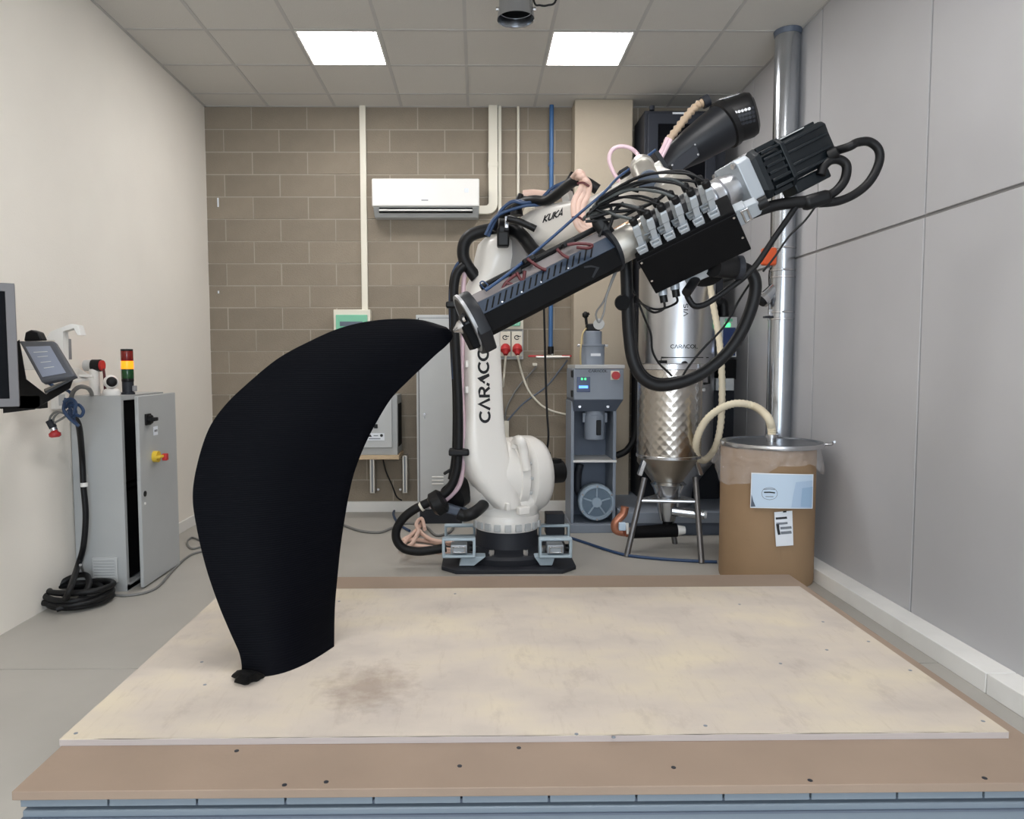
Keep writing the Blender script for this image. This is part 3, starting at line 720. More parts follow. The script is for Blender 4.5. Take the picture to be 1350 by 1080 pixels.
# blue air pipe with manifold
pa = at(728, 138, DW-.05); pb = at(726, 458, DW-.05); pa.x = pb.x; pa.z = HC
t = thing('air_pipe', pb, 'blue compressed-air pipe dropping down the block wall', 'pipe')
cyl('pipe', pb, pa, .020, M_bluep, t)
for py in (215, 330, 400): q = at(726, py, DW-.05); q.x = pb.x; cyl('pipe_clip', q, q+V((0, .05, 0)), .026, M_bluep, t, n=12)
q = at(726, 467, DW-.05); cyl('black_coupling', q, q+Z_*.07, .028, M_black, t)
q = at(728, 471, DW-.06); cyl('brass_tee', q-X_*.075, q+X_*.085, .018, M_alu, t); cyl('tee_riser', q, q+Z_*.03, .016, M_alu, t)
for dx, s in ((-.15, 1), (.16, -1)):
    e_ = q+X_*dx; obj('valve_handle', MB().box(e_+Z_*.01, (.14, .02, .018), None), M_red, t, .003)
    cyl('valve_body', q+X_*(dx*.45), e_, .014, M_alu, t)
# distribution boxes and sockets
t = thing('breaker_box', at(464, 440, DW), 'white distribution box with green clear lid, left behind the blade', 'electric box')
wallbox('housing', 440, 408, 488, 446, .1, M_ivory, t, .006); wallbox('green_lid', 443, 415, 484, 446, .118, M_green, t, .004, label='translucent green lid')
wallbox('breaker_strip', 448, 424, 478, 430, .121, M_dgrey, t, .001)
t = thing('power_outlet_box', at(665, 475, DW), 'pale socket board with green clear lid and red plugs behind the robot arm', 'electric box')
wallbox('backplate', 636, 434, 690, 474, .04, M_lgrey, t, .004)
wallbox('upper_housing', 636, 400, 690, 434, .08, M_ivory, t, .004); wallbox('green_lid', 640, 408, 686, 430, .1, M_green, t, .004, label='translucent green lid')
for i, (x0_, x1_) in enumerate(((643, 657.5), (659, 673), (674.5, 688.5))):
    sb = wallbox('socket_cover', x0_, 437, x1_, 470, .075, M_ivory, t, .004)
    q = at((x0_+x1_)/2, 445, DW-.077); obj('switch_mark', MB().ribbon(arc(0, 0, .022, .018, 40, 330, 8), .008, lambda u, v: q+V((u, 0, v))), M_ink, sb, angle=None)
    obj('switch_tick', MB().ribbon([(.0, .004), (.035, .012)], .008, lambda u, v: q+V((u, 0, v))), M_ink, sb, angle=None)
LW = {0: 'partly hidden red plug in the socket board, behind the robot arm', 1: 'red plug with pale hanging lead, second from the right', 2: 'red plug with long pale lead sweeping right, rightmost'}
for i, px in enumerate((652, 666.5, 682)):
    q = at(px, 458, DW-.08); dn = V((0, -.5, -.86))
    t = thing('red_plug', q+dn*.1, LW[i], 'plug', 'red plugs on the socket board')
    obj('plug_cap', MB().lathe(q+V((0, .02, .02)), dn, [(0, .03), (.02, .043), (.06, .046), (.075, .03), (.1, .02)], 18), M_red, t)
    if i: tube('lead', [q+dn*.09]+(pts(DW-.08, (665, 490), (664, 500), (663.5, 510, DW-.03)) if i == 1 else pts(DW-.05, (688, 492), (697, 515), (712, 533), (728, 542), (748, 547), (752, 549))), .010, M_ivory, t, n=8)
t = thing('cable_duct', at(663, 590, DW), 'short cream cable duct on the wall behind the robot', 'conduit')
wallbox('channel', 657, 555, 671, 600, .05, M_ivory, t, .003)
for i, pp in enumerate((((666, 556), (668, 538), (682, 512), (697, 495), (707, 483), (705, 481)), ((668, 556), (690, 532), (720, 510), (738, 488), (748, 475)), ((664, 556), (662, 540), (658, 522)), ((662, 556), (660, 548), (655, 540)))):
    tube('cable', pts(DW-.025-.012*i, *pp), .008, (M_gcable, M_dgrey, M_gcable, M_ivory)[i], t, n=7)
q = at(705, 481, DW-.03); box('cable_end', q-V((.02, .02, .01)), q+V((.02, .02, .015)), M_ivory, t, .003)
# locker
YLk = atz(575, 691, 0).y; a = at(548, 415, YLk); b = at(612, 691, YLk)
t = thing('metal_locker', V(((a.x+b.x)/2, YLk, 0)), 'tall grey metal locker standing against the block wall behind the blade tip', 'locker')
box('body', (a.x, YLk+.02, .0), (b.x, DW-.005, a.z), M_lgrey, t, .004)
box('plinth', (a.x+.02, YLk+.012, 0), (b.x-.02, YLk+.022, at(560, 672, YLk).z), M_charcoal, t, .001)
box('door_gap', (at(551.5, 500, YLk).x, YLk+.015, at(560, 671, YLk).z), (b.x-.015, YLk+.0205, a.z-.025), M_charcoal, t, 0)
dr = box('door', (at(552.5, 500, YLk).x, YLk, at(560, 670, YLk).z), (b.x-.02, YLk+.02, a.z-.03), M_lgrey, t, .004)
for py in (629, 633.5, 638): q = at(577, py, YLk); box('vent_slot', q-V((.05, .008, .006)), q+V((.05, .002, .006)), M_white, dr, .003)
q = at(559.5, 546, YLk); cyl('key_lock', q, q-Y_*.012, .010, M_steel, dr, n=14); box('key', q-V((.004, .03, .035)), q+V((.004, -.012, .005)), M_steel, dr, .001)
# wall cabinet on bracketed shelf
Yc = 6.35; a = at(478, 601, Yc); b = at(522, 521, Yc)
t = thing('wall_cabinet', V(((a.x+b.x)/2, Yc, a.z)), 'grey electrical cabinet with black side grille sitting on a small shelf', 'cabinet')
x0_ = at(440, 560, Yc).x
bz = at(480, 590, Yc).z
box('body', (x0_, Yc, at(500, 600, Yc).z), (at(524, 560, Yc).x, DW-.01, b.z), M_cab, t, .004)
dr = box('door', (x0_+.01, Yc-.025, bz), (at(517, 560, Yc).x, Yc, b.z-.01), M_lgrey, t, .004)
sx = at(524, 560, Yc).x
g_ = box('side_grille', (sx, Yc+.06, bz-.0), (sx+.006, DW-.06, b.z-.08), M_blackm, t, .001, label='black side grille')
q = at(495.5, 562, Yc-.025); box('latch', q-V((.016, .012, .018)), q+V((.016, 0, .018)), M_black, dr, .003, label='black latch')
q = at(497, 551, Yc-.025); cyl('lamp_cap', q, q-Y_*.01, .01, M_white, dr, n=12)
q = at(495.5, 576, Yc-.026); lb = box('warning_label', q-V((.075, .002, .032)), q+V((.075, 0, .032)), M_paper, dr, 0, label='white warning label')
box('label_line', q+V((-.062, -.003, -.02)), q+V((.04, -.002, -.012)), M_greyink, lb, 0); box('label_line', q+V((-.02, -.003, .006)), q+V((.02, -.002, .014)), M_greyink, lb, 0)
obj('triangle_mark', MB().prism([q+V((-.062, -.003, 0)), q+V((-.034, -.003, 0)), q+V((-.048, -.003, .024))], (0, .001, 0)), M_ink, lb); cyl('round_mark', q+V((.05, -.003, .012)), q+V((.05, -.002, .012)), .013, M_ink, lb)
zt_ = at(500, 600, Yc).z
t = thing('wall_shelf', V((a.x, DW, zt_-.06)), 'raw wood shelf on two aluminium posts against the block wall', 'shelf')
box('board', (x0_, Yc-.04, zt_-.035), (at(527, 600, Yc).x, DW-.01, zt_), M_wood, t, .003)
zz = at(490, 650, 6.6).z
for px in (491, 534):
    q = at(px, 620, 6.6); po = box('post', (q.x-.022, 6.58, zz), (q.x+.022, 6.69, zt_-.035), M_alu, t, .002)
    box('post_groove', (q.x-.005, 6.577, zz+.01), (q.x+.005, 6.581, zt_-.045), M_dgrey, po, 0)
    q = at(px+(8 if px < 500 else -6), 645, 6.68); cyl('bolt', q, q-Y_*.02, .012, M_steel, t, n=10)
t = tube('shelf_cable', pts(6.6, (505, 606), (509, 622), (517, 640), (523, 655), (530, 660)), .007, M_rubber, None, n=7, label='thin black cable dropping from the shelf to the baseboard', cat='cable')
# floor cables behind
for nm, m_, pp, lab in (('blue_floor_hose', M_bluec, ((540, 700), (525, 690), (519, 675), (533, 664), (552, 661), (572, 662)), 'blue hose looping on the floor in front of the locker'),
                        ('black_floor_cable', M_gcable, ((452, 692), (475, 700), (500, 702), (515, 697), (535, 690), (560, 694), (575, 706), (592, 702), (598, 695)), 'thin dark cable wandering over the floor left of the robot'),
                        ('blue_air_line', M_bluec, ((742, 706), (770, 715), (800, 725), (826, 732), (860, 736), (900, 739), (945, 741)), 'blue air line lying across the floor under the steel hopper')):
    tube(nm, [atz(a_, b_, .011) for a_, b_ in pp], .011, m_, None, n=8, label=lab, cat='cable')
for i in range(4):
    pp = [((600, 722), (575, 716), (550, 712), (532, 712), (545, 704), (556, 690, 0)), ((600, 726), (570, 722), (545, 720), (530, 722), (540, 708), (553, 695)), ((598, 716), (570, 712), (553, 700), (549, 690), (556, 684), (560, 698)), ((600, 729), (575, 728), (552, 727), (535, 724), (544, 716), (552, 700))][i]
    tube('pink_hose', [atz(a_[0], a_[1], .02+.02*i) for a_ in pp], .016, M_pink, None, n=8, label=('pink hose on the floor left of the robot, curling up at its far end', 'pink hose on the floor left of the robot, looping widest to the left', 'pink hose on the floor left of the robot, kinked back over the others', 'pink hose on the floor left of the robot, nearest the table')[i], cat='hose', group='pink hoses by the robot base')

# ------------------------------------------------------------------ ceiling duct stub
p = at(680, 26, 4.4); rr = 24*4.4/F
t = thing('ceiling_spigot', p, 'open round metal duct end hanging from the ceiling', 'duct')
pt_ = V((p.x, p.y, HC))
obj('flared_end', MB().lathe(p, Z_, [(0, rr), (.055, rr*.93), (.06, rr*.93), (.06, rr*.88), (.05, rr*.88), (.004, rr*.96)], 40, closed=True), M_galv, t)
obj('sleeve', MB().lathe(p+Z_*.05, Z_, [(0, rr*.9), (HC-p.z-.05, rr*.9), (HC-p.z-.05, rr*.85), (0, rr*.85)], 40, closed=True), M_galv, t)
obj('black_disc', MB().lathe(p+Z_*.09, Z_, [(0, rr*.86), (.004, rr*.86)], 32), M_blackm, t)  # matte black disc gives the open end its black inside
q = at(680, 8, 4.4-rr)
for s in (-1, 1): cyl('clip', V((p.x+s*rr*.9, p.y, p.z+.06)), V((p.x+s*rr*1.06, p.y, p.z+.06)), .012, M_steel, t, n=10)
tube('ceiling_wire', [V((p.x+.08, p.y, HC)), at(704, 2, 4.4), at(712, 7, 4.4), at(722, 7, 4.4), at(733, 0, 4.4), V((at(736, 0, 4.4).x, 4.4, HC))], .006, M_rubber, None, n=7, label='thin black wire looping from the ceiling beside the duct end', cat='cable')

# ------------------------------------------------------------------ material loader
YL0 = atz(786, 703, 0).y
q = at(752, 703, YL0); q1 = at(815.5, 703, YL0)
t = thing('material_loader', V(((q.x+q1.x)/2, YL0+.2, 0)), 'blue-grey vacuum loader with small display and red knob beside the pillar', 'machine')
Lx = lambda px, py=600, Y=YL0: at(px, py, Y).x
Lz = lambda py, Y=YL0: at(786, py, Y).z
yb = YL0+.42
box('base_plate', (q.x, YL0, 0), (q1.x, yb, Lz(692)), M_bgrey, t, .004)
box('left_side', (Lx(754), YL0+.06, Lz(692)), (Lx(758), yb, Lz(530)), M_bgrey, t, .002)
box('right_side', (Lx(810), YL0+.06, Lz(692)), (Lx(814), yb, Lz(530)), M_bgrey, t, .002)
box('back_plate', (Lx(758), yb-.02, Lz(692)), (Lx(810), yb, Lz(530)), M_dgrey, t, .002)
sh = box('shelf', (Lx(757), YL0+.05, Lz(611)), (Lx(815), yb-.02, Lz(608)), M_white, t, .002)
hd = box('head', (Lx(755), YL0-.04, Lz(527)), (Lx(820), yb, Lz(486)), M_bgrey, t, .006)
obj('lower_cowl', MB().rings([[(Lx(755), YL0-.03, Lz(527)), (Lx(820), YL0-.03, Lz(527)), (Lx(820), yb, Lz(527)), (Lx(755), yb, Lz(527))], [(Lx(757), YL0+.06, Lz(543)), (Lx(813), YL0+.06, Lz(543)), (Lx(813), yb, Lz(543)), (Lx(757), yb, Lz(543))]]), M_dgrey, t, .002)
box('lid', (Lx(756), YL0-.05, Lz(486)), (Lx(821), yb+.0, Lz(481)), M_lgrey, t, .003)
f_ = YL0-.041
def onf(px, py): return at(px, py, f_)
sc_ = box('display', (onf(760.5, 517).x, f_-.004, onf(760, 517).z), (onf(778, 497).x, f_+.003, onf(760, 497).z), M_blued, hd, .002)
box('display_bar', (onf(763, 512).x, f_-.006, onf(763, 512).z), (onf(775, 508.5).x, f_-.003, onf(763, 508.5).z), M_blued2, sc_, 0) if 0 else box('display_bar', (onf(763, 512).x, f_-.006, onf(763, 512).z), (onf(775, 508.5).x, f_-.003, onf(763, 508.5).z), M_blued2, t, 0)
for px in (766, 770.5): box('green_digit', (onf(px, 501).x, f_-.006, onf(px, 501).z), (onf(px+2.2, 498.5).x, f_-.003, onf(px, 498.5).z), M_gled, t, 0)
bx = box('switch_plate', (onf(805, 501).x, f_-.01, onf(805, 501).z), (onf(816.5, 489).x, f_+.003, onf(805, 489).z), M_ivory, hd, .003)
p = onf(811, 495); cyl('red_knob', p-Y_*.008, p-Y_*.045, .032, M_red, t, label='red rotary main switch')
for py in (493, 519): box('black_hinge', (Lx(752.5), YL0-.02, Lz(py+4.5)), (Lx(755.5), YL0+.03, Lz(py-4.5)), M_black, hd, .003)
lettering('maker_lettering', 'CYRYCOL', lambda u, v: at(776+25*u, 491-3.4*v, f_-.001), .17, M_ink, t)
Yv = YL0+.15
p0_, p1_ = at(784, 579, Yv), at(784, 531, Yv)
p0_.x = p1_.x
vs = obj('blower_can', MB().lathe(p0_, Z_, [(0, .078), (.006, .084), (.2, .086), (.205, .082), (p1_.z-p0_.z, .08)], 28), M_bgrey, t)
q = at(786, 574, Yv-.087); q2 = at(791, 554, Yv-.087); box('sight_window', (q.x-.0, Yv-.093, q.z), (q2.x+.01, Yv-.07, q2.z), M_black, vs, .006, label='black sight window')
for s in (-1, 1): box('toggle_clip', (p0_.x+s*.09-.012, Yv-.02, p0_.z+.14), (p0_.x+s*.09+.012, Yv+.01, p0_.z+.22), M_bgrey, vs, .003)
for px in (764, 801): q = at(px, 536, YL0+.03); cyl('bolt', q, q-Y_*.015, .012, M_steel, t, n=10)
# motor at the bottom
pm = at(787, 663, YL0+.06); R_ = .152
MCF = mat('motor_face', (104, 122, 138), .5)
mo = obj('blower_motor', MB().lathe(pm+Y_*.2, -Y_, [(0, R_*.8), (.05, R_*.95), (.14, R_), (.19, R_), (.205, R_*.94), (.205, R_*.82), (.185, R_*.78), (.18, R_*.3), (.2, R_*.26), (.2, .001)], 40), M_fork if 0 else mat('motor_casting', (158, 174, 188), .45, metal=.2), t)
obj('motor_face', MB().lathe(pm+Y_*.02, -Y_, [(0, R_*.77), (.006, R_*.77)], 36), MCF, mo)
for k in range(5):
    a_ = pi/2+2*pi*k/5; c_ = pm+V((cos(a_)*R_*.52, .013, sin(a_)*R_*.52))
    ra = V((cos(a_), 0, sin(a_))); box_ = MB().box(c_, (R_*.52, .02, .014), (ra, Y_, V((-sin(a_), 0, cos(a_))))); obj('casting_rib', box_, bpy.data.materials['motor_casting'], mo, .003)
for k in range(6):
    a_ = pi/6+2*pi*k/6; c_ = pm+V((cos(a_)*R_*.9, -.004, sin(a_)*R_*.9)); cyl('bolt', c_, c_-Y_*.012, .008, M_steel, mo, n=8)
tube('suction_bend', pts(YL0+.25, (765, 612), (762, 625), (762, 645), (768, 655), (774, 657)), .032, M_charcoal, t, n=12)
# filter on top
p = at(781, 480, YL0+.14); p.z = Lz(481)
cn = obj('filter_can', MB().lathe(p, Z_, [(0, .098), (.15, .098), (.152, .106), (.165, .106), (.167, .075), (.27, .075), (.275, .07)], 28), M_bgrey, t)
for s in (-1, 1): cyl('clamp_ear', p+V((s*.1, 0, .158)), p+V((s*.125, 0, .158)), .012, M_steel, cn, n=10)
q = p+V((.0, -.1, .08)); box('filter_badge', q-V((.03, .002, .01)), q+V((.05, 0, .012)), M_paper, cn, 0)
obj('solenoid', MB().box(p+V((.0, 0, .305)), (.11, .09, .06)), M_black, t, .01)
cyl('valve_disc', p+V((.04, -.06, .33)), p+V((.05, -.02, .33)), .045, M_lgrey, t)
tube('valve_arm', [p+V((-.05, 0, .33)), p+V((-.055, 0, .4)), p+V((-.03, -.01, .42))], .012, M_black, t)
obj('valve_ball', MB().lathe(p+V((-.06, 0, .38)), Z_, [(0, .008), (.015, .026), (.04, .026), (.055, .008)], 16), M_black, t, angle=60)
tube('brass_lead', [p+V((-.05, -.02, .3)), p+V((-.09, -.05, .25)), p+V((-.11, -.08, .1)), p+V((-.105, -.06, .0))], .007, mat('straw_lead', (196, 176, 130), .5), t, n=7)
tube('outlet_hose', pts(YL0+.12, (812, 601), (826, 594), (836, 578), (839.5, 550), (839, 500), (836, 440), (834, 400)), .028, M_rubber, t, n=12)

# ------------------------------------------------------------------ dryer: dark cabinet, silver tower, base frame
YB0 = atz(880, 707, 0).y
bx0, bx1 = at(819, 700, YB0).x, at(985, 700, YB0).x
t = thing('dryer_unit', V(((bx0+bx1)/2, YB0+.4, 0)), 'tall dark dryer cabinet with a silver drying tower on a blue-grey frame', 'dryer')
zf0 = at(880, 690, YB0).z; zf1 = at(880, 676, YB0).z
box('base_skirt', (bx0, YB0+.03, 0), (bx1, D-.06, zf0), M_dgrey, t, .003)
box('base_frame', (bx0, YB0, zf0), (bx1, D-.04, zf1), M_bgrey, t, .004)
YK = 6.28; M_slate = mat('slate_paint', (44, 47, 55), .5, spec=.3)
kx0, kx1 = at(843, 300, YK).x, at(986, 300, YK).x; kz1 = at(880, 146, YK).z
xs0 = at(848, 300, YK).x; xs1 = at(955, 300, YK).x
box('cabinet', (xs0, YK, zf1), (xs1+.0, D-.03, kz1), M_charcoal, t, .006)
fr_ = obj('front_frame', MB().frame(V(((at(853, 200, YK).x+at(943, 200, YK).x)/2, YK-.008, (at(880, 150, YK).z+at(880, 330, YK).z)/2)), X_, Y_, Z_, at(943, 200, YK).x-at(853, 200, YK).x, at(880, 150, YK).z-at(880, 330, YK).z, .09, .03), M_slate, t, .006)
q0_, q1_ = at(866, 318, YK-.004), at(930, 160, YK-.004); box('dark_window', (q0_.x, YK-.012, q0_.z), (q1_.x, YK+.004, q1_.z), M_glass, t, .004, label='dark window pane')
q0_ = at(887, 149, YK-.03); q1_ = at(906, 148, YK-.03); box('top_label', (q0_.x, YK-.03, q0_.z-.008), (q1_.x, YK-.02, q0_.z+.006), M_paper, t, 0, label='white label strip')
cyl('lifting_eye', V((xs0+.06, YK-.01, kz1+.0)), V((xs0+.06, YK-.01, kz1+.035)), .022, M_slate, t)
# tower
YT = YB0+.34; RT = 48.5*YT/F
tc_ = at(890.5, 500, YT); tz0 = zf1; tz1 = at(892, 335, YT).z
cz = V((tc_.x, YT, tz0))
t_leg = at(892, 600, YT).z
tw = obj('drying_tower', MB().lathe(cz, Z_, [(.0, RT*.45), (.15, RT*.5), (t_leg-tz0-.06, RT), (tz1-tz0-.12, RT), (tz1-tz0, RT*.5), (tz1-tz0+.02, RT*.3)], 56), M_brush, t)
twb = bvh(tw)
lettering('tower_name', 'VIS', pxmap(twb, (907, 417), (907, 400), (-6, 0)), .16, M_ink, tw)
lettering('maker_lettering', 'CYRYCOL', pxmap(twb, (884, 459.5), (920, 459.5), (0, -5.2)), .17, M_ink, tw)
def line(pp, w, nm, m_, par, tree):
    mb = MB(); P_ = []
    for i in range(len(pp)-1):
        for k in range(6): P_.append((pp[i][0]+(pp[i+1][0]-pp[i][0])*k/6, pp[i][1]+(pp[i+1][1]-pp[i][1])*k/6))
    P_.append(pp[-1]); mb.ribbon(P_, w, lambda u, v: onto(tree, u, v, .003)); return obj(nm, mb, m_, par, angle=None)
line([(872, 480), (872, 471.5), (934, 471.5)], 1.2, 'door_seam', M_ink, tw, twb)
q = onto(twb, 873, 478, 0); obj('tower_latch', MB().box(q, (.07, .05, .035)), M_black, tw, .005)
obj('tower_knob', MB().lathe(onto(twb, 902, 480, 0), -Y_, [(-.01, .024), (.02, .024), (.03, .016)], 16), M_black, tw)
tube('tower_handle', [onto(twb, 929, 487, -.004), onto(twb, 930, 488, .035), onto(twb, 930, 505, .035), onto(twb, 928, 506, -.004)], .011, M_black, tw, smooth=False)
q = onto(twb, 925, 514, 0); obj('tower_hasp', MB().box(q, (.05, .05, .03)), M_steel, tw, .004)
# control column right of the tower
YQ = 6.05
def colbox(nm, x0_, y0_, x1_, y1_, Ya, Yb, m_, par=None, bev=.003, **k):
    a_ = at(x0_, y1_, Ya); b_ = at(x1_, y0_, Ya); return box(nm, (a_.x, Ya, a_.z), (b_.x, Yb, b_.z), m_, par or t, bev, **k)
cp_ = colbox('control_box', 948, 418, 972, 471, YQ, YK+.05, M_lgrey)
colbox('control_screen', 953, 432, 970, 469, YQ-.006, YQ+.01, M_blued, cp_, .002)
for a_ in ((963, 453, 966.5, 456), (959, 457, 965, 460), (962, 459.5, 967, 463), (960, 461, 964, 464)): colbox('display_digit', a_[0], a_[1], a_[2], a_[3], YQ-.009, YQ-.004, M_wled, cp_, 0)
colbox('green_indicator', 955.5, 426, 963, 431, YQ-.01, YQ+.01, M_gled, cp_, .002, label='lit green indicator')
colbox('green_indicator', 956, 420, 966, 424, YQ-.006, YQ+.01, M_green, cp_, .002)
colbox('black_module', 954, 474, 971, 500, YQ, YK+.05, M_blackm, None)
colbox('terminal_box', 944, 499, 968, 515, YQ-.02, YK+.05, M_lgrey, None)
cb2 = tube('exhaust_elbow', pts(6.08, (930, 350), (940, 390), (945, 398), (953, 400), (954, 417)), .042, M_black, t, n=14)
colbox('black_duct', 905, 590, 940, 680, YB0+.12, YK+.05, M_blackm, None) if 0 else None
colbox('rear_panel', 950, 515, 984, 690, 6.35, D-.04, M_charcoal, None)
# hose from the tower to the drum
# ------------------------------------------------------------------ steel hopper on its stand
la, lb = atz(826, 734, 0), atz(925, 743, 0); lc = atz(890, 717, 0)
YH = (la.y+lb.y)/2+.25; hx = at(882, 560, YH).x; RH = 42*(YH)/F
hz = lambda py: at(884, py, YH).z
t = thing('steel_hopper', V((hx, YH, 0)), 'stainless hopper with circle-polished body and cone on a three-leg stand', 'hopper')
M_pat = patterned_steel(); M_legs = mat('dull_steel', (118, 116, 116), .4, metal=.8)
z_top, z_b, z_c, z_t = hz(484), hz(600), hz(634), hz(686)
AX = V((hx, YH, 0))
obj('body', MB().lathe(AX+Z_*z_b, Z_, [(0, RH*.99), (z_top-z_b, RH*.99), (z_top-z_b, RH*.96), (.02, RH*.96)], 64), M_pat, t)
obj('rim', MB().lathe(AX+Z_*(z_top-.02), Z_, [(0, RH*1.0), (.004, RH*1.03), (.04, RH*1.03), (.046, RH*.98)], 64), M_steel, t)
obj('seam_ring', MB().lathe(AX+Z_*(z_b-.012), Z_, [(0, RH*1.0), (.003, RH*1.015), (.02, RH*1.015), (.023, RH*1.0)], 64), M_steel, t)
obj('cone', MB().lathe(AX+Z_*z_c, Z_, [(0, RH*.44), (z_b-z_c, RH*.99)], 64), mat('cone_steel', (176, 168, 156), .34, metal=1), t)
obj('throat', MB().lathe(AX+Z_*z_t, Z_, [(0, .055), (.08, .075), (.16, .085), (z_c-z_t-.06, .105), (z_c-z_t-.02, .13), (z_c-z_t, RH*.46)], 32), M_galv, t)
obj('throat_ring', MB().lathe(AX+Z_*(hz(658)-.012), Z_, [(0, .1), (.004, .115), (.02, .115), (.024, .1)], 32), M_steel, t)
tops = [(-RH*.93, -.05), (RH*.93, -.05), (.02, RH*.9)]
feet = [la, lb, lc]
for (dx, dy), f_ in zip(tops, feet):
    a_ = AX+V((dx*.86, dy, z_b-.16)); b_ = V((f_.x, f_.y, 0)); cyl('leg', b_, a_, .021, M_legs, t, n=14)
    box_ = MB().box(AX+V((dx*.93, dy, z_b-.07)), (.03, .05, .15), (V((1, 0, .35*(-1 if dx < 0 else 1))).normalized(), Y_, V((-.35*(-1 if dx < 0 else 1), 0, 1)).normalized())); obj('leg_bracket', box_, M_steel, t, .004)
ht = [];
for (dx, dy), f_ in zip(tops, feet):
    a_ = AX+V((dx*.86, dy, z_b-.16)); b_ = V((f_.x, f_.y, 0)); k = (hz(657)-b_.z)/(a_.z-b_.z); ht.append(b_+(a_-b_)*k)
for i in range(3): cyl('stretcher', ht[i], ht[(i+1) % 3], .013, M_brush, t, n=10)
q0_, q1_ = at(886, 674, YH-.06), at(928, 679, YH-.12)
cyl('outlet_pipe', q0_, q1_, .034, M_galv, t, label='silver outlet pipe pointing right'); cyl('outlet_cap', q1_-(q1_-q0_).normalized()*.05, q1_+(q1_-q0_).normalized()*.02, .026, M_lgrey, t)
cyl('valve_neck', AX+Z_*(z_t-.08), AX+Z_*(z_t+.004), .036, M_blackm, t)
q0_, q1_ = at(834, 702, YH-.02), at(892, 699, YH-.02)
cyl('suction_box', q0_, q1_, .045, M_blackm, t, r1=.05); cyl('suction_cap', q1_, q1_+X_*.06, .04, M_white, t, r1=.028, label='white suction cap')
cyl('suction_end', q0_-X_*.05, q0_, .035, M_copper, t)
tube('copper_elbow', [q0_-X_*.045]+pts(YH, (822, 702), (812, 699), (811, 690), (818, 682), (822, 677), (824, 668)), .03, M_copper, t, n=12)
tube('clear_hose', pts(YH-.02, (811, 700), (810, 712), (813, 724), (819, 729)), .03, plastic_film(), t, n=12) if 0 else None
q = at(821, 694, YH-.03); box('blue_valve', q-V((.03, .02, .03)), q+V((.02, .02, .03)), M_paleblue, t, .006)
cyl('clamp_strip', at(828, 704, YH-.05), at(827, 690, YH-.05), .012, M_white, t, n=10)

# ------------------------------------------------------------------ fibre drum with lid, bag and labels
fb = atz(1007, 778, 0)
RD = 58*4.75/F; YD = fb.y+RD
dx = at(1010, 690, YD).x; AXD = V((dx, YD, 0)); zd = at(1010, 586, YD).z
t = thing('fibre_drum', AXD, 'brown fibre drum with steel lid and plastic liner by the right wall', 'drum')
du = obj('barrel', MB().lathe(AXD, Z_, [(0, RD*.985), (.02, RD), (zd-.02, RD), (zd, RD*.99)], 64), M_drum, t, angle=40)
RL = 64.5*YD/F; LC = V((at(1017, 580, YD).x, YD, zd))
lid = obj('lid', MB().lathe(LC+Z_*.004, Z_, [(0, RL*.96), (.02, RL*.98), (.022, RL*.9), (.012, RL*.86), (.014, 0.001)], 64), mat('lid_steel', (120, 124, 130), .3, metal=.9), t)
obj('lid_ring', MB().lathe(LC-Z_*.006, Z_, [(0, RL*.98), (.0, RL*1.005), (.012, RL*1.015), (.026, RL*1.005), (.03, RL*.97), (.02, RL*.965)], 64, closed=True), M_steel, t)
q = LC+V((RL*.96, -.1, .012)); tube('ring_lever', [q, q+V((.03, -.02, .0)), q+V((.035, -.03, .015)), q+V((.03, -.06, .02))], .008, M_steel, t, n=8)
bg = []; rows = 9; n = 72; random.seed(3)
ph = [random.uniform(0, 6) for _ in range(8)]
for j in range(rows):
    k = j/(rows-1); r_ = []
    for i in range(n):
        a_ = 2*pi*i/n
        drop = .15+.05*sin(2*a_+.6)+.035*sin(3*a_+ph[1])+.012*sin(9*a_+ph[2])
        rad = RD*1.012+.012+.028*k+(.010*sin(11*a_+ph[3])+.006*sin(23*a_+ph[4]+3*k)+.008*sin(5*a_+7*k))*(.25+k)
        cx_ = AXD.x+(LC.x-AXD.x)*(1-k)*.6
        r_.append(V((cx_+rad*cos(a_), YD+rad*sin(a_), zd-.004-drop*k)))
    bg.append(r_)
obj('plastic_liner', MB().rings(bg, cap=False), plastic_film(), t, angle=60, label='clear plastic liner hanging over the drum edge')
dub = bvh(du)
def sheet(nm, q00, q10, q11, q01, m_, off, par, lab=None, nx=12):
    mb = MB(); g = []
    for j in range(3):
        for i in range(nx+1):
            u, v = i/nx, j/2
            x = (q00[0]*(1-u)+q10[0]*u)*(1-v)+(q01[0]*(1-u)+q11[0]*u)*v; y = (q00[1]*(1-u)+q10[1]*u)*(1-v)+(q01[1]*(1-u)+q11[1]*u)*v
            g.append(onto(dub, x, y, off))
    mb.add(g, [(j*(nx+1)+i, j*(nx+1)+i+1, (j+1)*(nx+1)+i+1, (j+1)*(nx+1)+i) for j in range(2) for i in range(nx)])
    return obj(nm, mb, m_, par, angle=60, label=lab)
tl = thing('drum_label', onto(dub, 1027, 668), 'pale blue printed sheet stuck on the brown drum', 'label')
sheet('sheet', (992, 668), (1062, 669), (1063, 624), (993.5, 622), M_paper, .048, tl)
sheet('pale_print', (993, 667), (1061, 668), (1062, 625), (994.5, 623.5), M_paleblue, .0495, tl)
sheet('blue_wash', (1038, 667), (1061, 668), (1062, 632), (1043, 634), mat('light_blue_print', (176, 198, 222), .7), .0505, tl, nx=6)
sheet('blue_print', (1048, 666), (1061, 667), (1062, 640), (1050, 642), mat('soft_blue_print', (156, 184, 212), .7), .0515, tl, nx=6)
sheet('corner_print', (993, 666.5), (998, 666), (994.5, 652), (994, 650), M_dgrey, .051, tl, nx=2)
